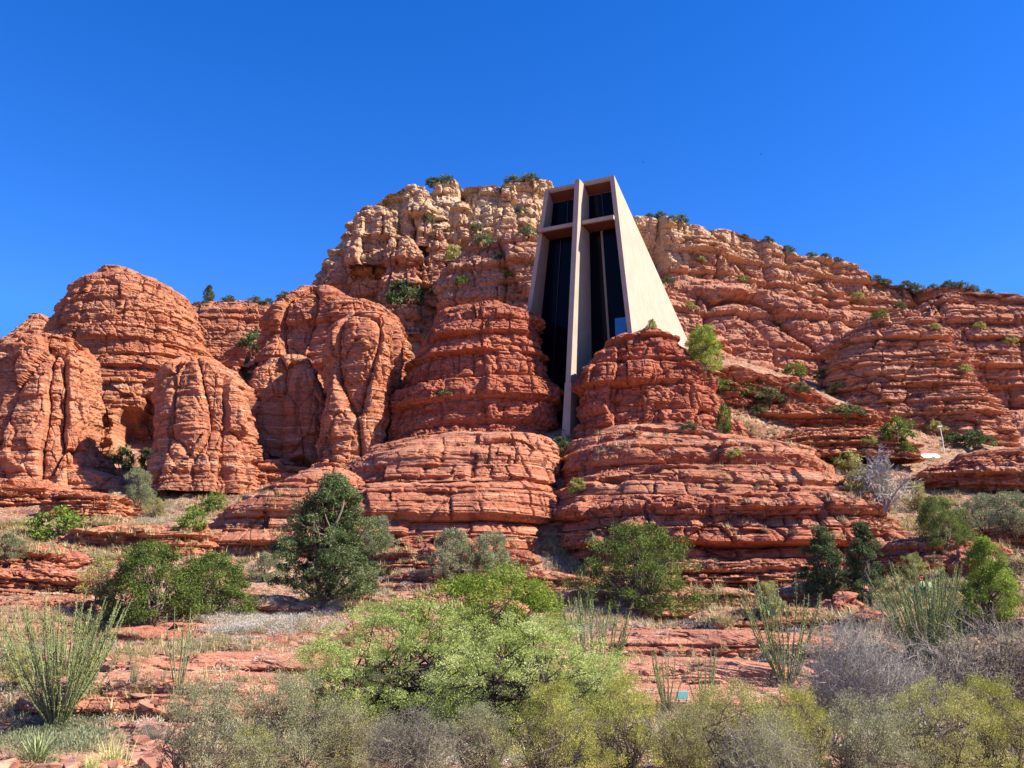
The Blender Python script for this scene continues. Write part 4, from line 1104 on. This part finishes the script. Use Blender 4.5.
fs = [(205, 84, 4, 'dark grey green scrub at the bottom beside the mauve bush'), (282, 92, 4, 'dark tangled scrub under the lime sprays'), (345, 66, 0, 'olive and mauve scrub under the lime tree, left part'),
      (415, 60, 2, 'mauve twigs under the middle of the lime tree'), (480, 62, 4, 'grey olive scrub under the lime tree, right part'), (548, 84, 3, 'yellow olive scrub at the bottom centre'),
      (622, 88, 3, 'yellow olive scrub below the two sparse ocotillos'), (690, 66, 0, 'grey twiggy scrub in front of the turquoise plaque'), (742, 82, 5, 'golden green scrub below the red ledge'),
      (806, 78, 3, 'golden green scrub in front of the silver shrub'), (872, 70, 4, 'yellow green scrub at the bottom, right of the golden pair'), (938, 84, 5, 'bushy green scrub at the bottom right'),
      (1004, 88, 3, 'leafy green scrub in the bottom right corner'), (245, 40, 5, 'low green scrub at the very bottom left of centre'), (585, 56, 1, 'low twiggy scrub between two yellow olive scrubs'), (770, 52, 1, 'low twiggy scrub between two golden green scrubs')]
FK = [FORE[0], FORE[1], FORE[2], LEAFY[1], LEAFY[2], LEAFY[0]]
for i, (px, h, k, lb) in enumerate(fs):
    J(FK[k], px, 768, h, lb, 'shrub', depth=10.2 + (i * 37 % 5) * 0.55, wide=0.8)
J(OLV[0], 8, 768, 118, 'grey green shrub behind the largest ocotillo at the left edge', 'shrub', depth=27, wide=0.8)
J(OLV[1], 60, 768, 95, 'low green shrub at the foot of the largest ocotillo', 'shrub', depth=29, wide=0.8)
J(YUC, 36, 764, 40, 'spiky green yucca in the bottom left corner', 'yucca', wide=1.1)
J(STRAW, 110, 766, 38, 'bright straw yellow grass clump at the bottom left', 'grass clump', wide=1.0)
J(STRAW, 92, 770, 22, 'low yellow green grass clump at the very bottom left', 'grass clump', wide=1.0)

# patches of brush and dry grass that nobody could count
def scatter(name, regions, n, maker, mat, label, cat, seed, rocks=False, kind='stuff'):
    r = np.random.default_rng(seed)
    Vs, Fs, Ts, n0, k = [], [], [], 0, 0
    wts = np.array([w for *_, w in regions], float); wts /= wts.sum()
    tries = 0
    while k < n and tries < n * 4:
        tries += 1
        x0, x1, y0, y1, w = regions[r.choice(len(regions), p=wts)]
        px, py = r.uniform(x0, x1), r.uniform(y0, y1)
        p, on = hit(px, py)
        if p is None: continue
        if not rocks and not on.startswith('ground') and r.random() > 0.12: continue
        if perlin(np.array([[p[0] / 3.0, p[1] / 3.0, seed]]))[0] < -0.05 and r.random() < 0.75: continue
        V, Fq, t = maker(r)
        Vs.append(V + p); Fs.append(Fq + n0); Ts.append(t); n0 += len(V); k += 1
    o = mesh_np(name, np.concatenate(Vs), np.concatenate(Fs), mat, False, np.concatenate(Ts))
    return tag(o, label, cat, None, kind)
def mk_grass(r):
    return blades(34, r.uniform(0.25, 0.55), 0.009, r, up=0.25, droop=0.5, k=3, spreadr=0.06)
def mk_grass_far(r):
    return blades(26, r.uniform(0.35, 0.75), 0.022, r, up=0.2, droop=0.5, k=3, spreadr=0.12)
def mk_brush(r, s0=0.35, s1=0.8, n=170, ls=0.035):
    s = r.uniform(s0, s1)
    d = unit(r.normal(size=(n, 3))); d[:, 2] = np.abs(d[:, 2]) * 0.75
    C = d * (r.uniform(0.3, 1, (n, 1)) ** 0.5) * s * np.array([1.1, 1.1, 0.9])
    return leaves(C, ls, r, np.clip(r.uniform(0.2, 0.8) + r.normal(0, 0.2, n), 0, 1), axis=d + np.array([0, 0, 0.5]), slim=0.16, jit=0.5)
def mk_rubble(r, s0=0.05, s1=0.25):
    s = s0 + (s1 - s0) * r.random() ** 3
    ph = (1 + 5 ** .5) / 2
    b = np.array([(-1, ph, 0), (1, ph, 0), (-1, -ph, 0), (1, -ph, 0), (0, -1, ph), (0, 1, ph), (0, -1, -ph), (0, 1, -ph), (ph, 0, -1), (ph, 0, 1), (-ph, 0, -1), (-ph, 0, 1)]) / 1.9
    f = [(0, 11, 5), (0, 5, 1), (0, 1, 7), (0, 7, 10), (0, 10, 11), (1, 5, 9), (5, 11, 4), (11, 10, 2), (10, 7, 6), (7, 1, 8), (3, 9, 4), (3, 4, 2), (3, 2, 6), (3, 6, 8), (3, 8, 9), (4, 9, 5), (2, 4, 11), (6, 2, 10), (8, 6, 7), (9, 8, 1)]
    V = np.clip(b * r.uniform(0.7, 1.4, (12, 1)) + r.normal(size=(12, 3)) * 0.2, -0.85, 0.85) * s * np.array([r.uniform(0.8, 1.6), 1.0, r.uniform(0.3, 0.7)])
    a = r.uniform(0, 6.28); ca, sa = math.cos(a), math.sin(a)
    V = V @ np.array([[ca, sa, 0], [-sa, ca, 0], [0, 0, 1]])
    return V, np.array(f), np.full(12, r.random())
GR = [(190, 1024, 600, 768, 5), (0, 190, 600, 725, .7), (350, 620, 545, 600, 1.6), (560, 900, 580, 630, 1.4), (0, 150, 535, 560, .5), (130, 260, 495, 530, .6), (860, 1024, 500, 640, 1.2), (0, 330, 590, 700, 1.4)]
S_grass = scatter('dry_grass', GR, 4200, mk_grass, M_straw, 'pale dry grass tufts scattered over the red slope', 'grass', 60)
S_grass2 = scatter('slope_grass', [(340, 640, 535, 610, 4), (640, 860, 585, 625, 2), (90, 300, 485, 560, 1.8), (0, 120, 520, 560, 1), (560, 800, 430, 470, .6), (720, 960, 380, 540, 2.2), (820, 1024, 490, 620, 2)], 3200, mk_grass_far, M_straw, 'straw coloured grass on the upper slopes and benches', 'grass', 61)
S_brush = scatter('grey_brush', [(200, 340, 598, 635, 3.4), (350, 460, 555, 600, 2.6), (500, 600, 560, 600, .8), (200, 1024, 640, 768, 2.5), (560, 720, 595, 640, 1.2), (860, 1024, 500, 600, .8), (130, 200, 505, 525, .8), (740, 860, 590, 640, 1), (0, 180, 690, 728, .2)], 1000, lambda r: mk_brush(r, 0.3, 0.65, 260, 0.034), M_pale, 'whitish grey low brush scattered over the lower slope', 'brush', 62)
S_brush2 = scatter('green_brush', [(0, 1024, 560, 715, 2), (700, 1024, 380, 560, 1.2), (90, 300, 480, 560, .6), (0, 100, 640, 768, .8), (860, 1024, 560, 768, 1), (700, 1024, 370, 480, 1)], 750, lambda r: mk_brush(r, 0.3, 0.7, 260, 0.04), M_gry, 'low grey green ground brush across the slope', 'brush', 63)
t = NT('rubble_stone'); c_ = t.coord()
ta = t.new('ShaderNodeAttribute', attribute_name='tint')
cc = t.mix(ta.outputs['Fac'], (0.22, 0.07, 0.045), (0.42, 0.24, 0.16))
t.l.new(t.mix(t.ramp(t.noise(c_, 4, 3), (0.4, 0.7)), cc, (0.36, 0.15, 0.09)), t.b.inputs['Base Color']); t.b.inputs['Roughness'].default_value = 0.95
M_rub = t.m
S_rub = scatter('rubble', [(0, 1024, 590, 768, 4), (0, 200, 720, 768, 1), (340, 640, 540, 600, 1.5), (600, 720, 580, 660, 1), (850, 1024, 500, 640, 1.6), (720, 930, 380, 520, 2), (560, 760, 432, 462, 1), (0, 130, 540, 610, 1)], 6000, lambda r: mk_rubble(r), M_rub, 'loose red stones strewn over the slope', 'rubble', 64)

for proto, p, h, label, cat, group, wide, rz in jobs:
    proto.put(p, h / proto.h, label, cat, group, wide, rz)

# separate boulders
def boulder(px, py, size, label, mat, seed, flat=0.6):
    p, on = hit(px, py)
    if p is None: return
    s = size * fwd(p) / F_PX / 2
    n = 26
    u = np.linspace(0, 2 * math.pi, n * 2, endpoint=False); v = np.linspace(0.02, math.pi - 0.02, n)
    U, Vv = np.meshgrid(u, v, indexing='ij')
    D = np.stack([np.cos(U) * np.sin(Vv), np.sin(U) * np.sin(Vv), np.cos(Vv)], 2).reshape(-1, 3)
    f1, f2, c, fa = worley(D * 1.5 + seed, True)
    k = 1 + 0.35 * (c - 0.5) + 0.5 * fa + 0.2 * perlin(D * 1.3 + seed) + 0.05 * perlin(D * 6 + seed)
    V = D * k[:, None] * np.array([1.15, 0.95, flat]) * s
    o = mesh_np('boulder', V, grid_faces(n * 2, n, True), mat)
    o.location = p + np.array([0, 0, s * flat * 0.35]); tag(o, label, 'boulder', None, 'thing')
boulder(90, 612, 24, 'rounded tan boulder beside the largest ocotillo', M_ledge, 2.1)
boulder(632, 434, 14, 'pale flat boulder below the right butte near the cross', M_ledge, 3.1, 0.4)
boulder(610, 438, 9, 'small pale boulder just right of the foot of the cross', M_ledge, 4.1, 0.5)
boulder(708, 566, 14, 'pale boulder right of the feathery olive shrub', M_ledge, 5.1)
boulder(843, 612, 34, 'jagged red boulder between the two narrow junipers', M_tier, 6.1, 0.7)
boulder(868, 622, 26, 'angular red boulder under the taller thin juniper', M_tier, 7.1, 0.7)
boulder(968, 568, 34, 'broken red boulder left of the bright pointed tree', M_tier, 8.1, 0.8)
boulder(922, 584, 16, 'small red boulder above the dense right ocotillo', M_tier, 9.1, 0.7)
boulder(200, 532, 14, 'small rounded red boulder beside the bright bench bush', M_orange, 10.1, 0.8)

# prickly pear cacti
def prickly(px, py, height, label, seed):
    p, on = hit(px, py)
    if p is None: return
    r = np.random.default_rng(seed)
    root = empty('prickly_pear', tuple(p), 0, label=label, cat='cactus', kind='thing')
    n = 24
    u = np.linspace(0, 2 * math.pi, 16, endpoint=False); v = np.linspace(0.03, math.pi - 0.03, 10)
    U, Vv = np.meshgrid(u, v, indexing='ij')
    V = np.stack([np.cos(U) * np.sin(Vv) * 0.13, np.sin(U) * np.sin(Vv) * 0.025, 0.17 + np.cos(Vv) * 0.17], 2).reshape(-1, 3)
    me = as_mesh('pad', V, grid_faces(16, 10, True)[:, ::-1], M_pear, None, True)
    sc = height * fwd(p) / F_PX / 1.25
    for i in range(n):
        lv = i // 7
        o = bpy.data.objects.new('pad', me); COL.objects.link(o); o.parent = root
        a = r.uniform(0, 6.28); q = (0.55 - 0.08 * lv) * r.random()
        o.location = (math.cos(a) * q * sc * 1.6, math.sin(a) * q * sc, lv * 0.22 * sc); o.scale = (sc,) * 3
        o.rotation_euler = (r.uniform(-0.4, 0.4), r.uniform(-0.6, 0.6), r.uniform(-1, 1))
prickly(770, 616, 28, 'prickly pear cactus behind the slim ocotillo', 1)
prickly(924, 602, 26, 'prickly pear cactus above the dense right ocotillo', 2)

# ------------------------------------------------------------ small things
M_white = plain('white_paint', (0.78, 0.78, 0.76), 0.5)
M_silver = plain('silver_paint', (0.2, 0.22, 0.23), 0.35, 0.3)
M_carglass = plain('car_glass', (0.05, 0.09, 0.12), 0.1)
M_tyre = plain('tyre_rubber', (0.02, 0.02, 0.02), 0.8)
M_teal = plain('turquoise_paint', (0.18, 0.55, 0.55), 0.5)
def boxmesh(name, lo, hi, mat, parent, bevel=0.01):
    x0, y0, z0 = lo; x1, y1, z1 = hi
    return hexa(name, np.array([(x0, y0, z0), (x1, y0, z0), (x1, y1, z0), (x0, y1, z0), (x0, y0, z1), (x1, y0, z1), (x1, y1, z1), (x0, y1, z1)], float), mat, parent, bevel)
# lamp post behind the slab
p, on = hit(944, 452)
if p is not None:
    k = fwd(p) / F_PX
    lp = empty('lamp_post', tuple(p), 0, label='slim white lamp post with a small square head above the slab', cat='lamp post', kind='thing')
    V, Fq = tubes([(np.array([(0, 0, -2.5), (0, 0, 12 * k), (-0.12, 0, 25 * k)]), np.array([.06, .055, .05]))], 8)
    mesh_np('pole', V, Fq, M_white, True, parent=lp)
    boxmesh('lamp_head', (-0.42, -0.14, 25 * k), (0.08, 0.14, 26.6 * k), M_white, lp, 0.03)
# silver car parked on the terrace behind the slab
p, on = hit(928, 461)
if p is not None:
    car = empty('parked_car', tuple(p + np.array([0.6, 1.6, -0.5])), 0.15, label='silver parked car showing its roof behind the dead tree', cat='car', kind='thing')
    prof = [(-2.1, .35), (-2.15, .75), (-1.5, .95), (-0.85, 1.42), (0.75, 1.46), (1.5, 1.0), (2.1, .9), (2.15, .4)]
    def extr(name, pf, w0, w1, mat, par):
        n = len(pf)
        V = np.array([(x, -w0 if z < 1.1 else -w1, z) for x, z in pf] + [(x, w0 if z < 1.1 else w1, z) for x, z in pf])
        me = bpy.data.meshes.new(name)
        me.from_pydata([tuple(v) for v in V], [], [tuple(range(n)), tuple(range(2 * n - 1, n - 1, -1))] + [(i, i + n, (i + 1) % n + n, (i + 1) % n) for i in range(n)])
        me.materials.append(mat); o = bpy.data.objects.new(name, me); COL.objects.link(o); o.parent = par
        return o
    extr('body', prof, 0.9, 0.68, M_silver, car)
    extr('side_windows', [(-1.3, 1.0), (-0.8, 1.36), (0.7, 1.39), (1.25, 1.03)], 0.83, 0.725, M_carglass, car)
    V, Fq = tubes([(np.array([(0, -0.1, 0), (0, 0.1, 0)]), np.array([.32, .32]))], 16)
    wm = as_mesh('wheel', V, Fq, M_tyre)
    for sx in (-1.3, 1.3):
        for sy in (-0.85, 0.85):
            w_ = bpy.data.objects.new('wheel', wm); COL.objects.link(w_); w_.parent = car; w_.location = (sx, sy, 0.32)
# turquoise plaque on two short posts among the ocotillos
p, on = hit(683, 706)
if p is not None:
    k = fwd(p) / F_PX
    sg = empty('plaque', tuple(p), 0.1, label='small turquoise plaque between two sparse ocotillos', cat='sign', kind='thing')
    for sx in (-4.0 * k, 4.0 * k): boxmesh('post', (sx - .015, 0.0, -.3), (sx + .015, .03, 8 * k), M_bark, sg, 0.003)
    boxmesh('panel', (-5.5 * k, -.03, 7 * k), (5.5 * k, -.004, 14 * k), M_teal, sg, 0.004)
    boxmesh('trim', (-6 * k, -.026, 6.2 * k), (6 * k, -.002, 6.95 * k), M_white, sg, 0.002)
# birds
M_bird = plain('dark_feather', (0.02, 0.02, 0.025), 0.8)
def bird(px, py, Y, span, label, rz):
    p = at(px, py, Y)
    s = span / 2
    prof = [(0, .22), (.12, .16), (.3, .03), (0, 0)]
    V = []; Fq = []
    # body
    bz = [(-.45, .01), (-.3, .07), (0, .11), (.3, .06), (.48, .015)]
    V1, F1 = tubes([(np.array([(0, y * s, 0) for y, _ in bz]), np.array([q * s for _, q in bz]))], 8)
    W1 = np.array([(0, .22, .03), (.5, .2, .16), (1, .02, .05), (.5, -.1, .14), (0, -.12, .03)]) * s
    wing = []
    n0 = len(V1)
    Wr = W1; Wl = W1 * np.array([-1, 1, 1])
    th = np.array([0, 0, -.025 * s])
    V = np.concatenate([V1, Wr, Wr + th, Wl, Wl + th])
    F2 = []
    for b_ in (n0, n0 + 10):
        F2 += [(b_, b_ + 1, b_ + 3, b_ + 4), (b_ + 1, b_ + 2, b_ + 2, b_ + 3), (b_ + 5, b_ + 9, b_ + 8, b_ + 6), (b_ + 6, b_ + 8, b_ + 7, b_ + 7)]
        for i in range(5): j = (i + 1) % 5; F2.append((b_ + i, b_ + 5 + i, b_ + 5 + j, b_ + j))
    me = bpy.data.meshes.new('bird')
    me.from_pydata([tuple(v) for v in V], [], [tuple(int(q) for q in f) for f in F1] + [tuple(dict.fromkeys(f)) for f in F2])
    me.materials.append(M_bird)
    o = bpy.data.objects.new('bird', me); COL.objects.link(o); o.location = p; o.rotation_euler = (0.3, 0.25, rz)
    tag(o, label, 'bird', None, 'thing')
bird(643, 162, 130, 0.62, 'dark bird flying in the blue sky right above the chapel roof', 0.9)
bird(761, 154, 140, 0.55, 'small dark bird in the sky above the right ridge', 2.0)
bird(685, 45, 160, 0.42, 'tiny dark bird highest in the blue sky', 0.3)
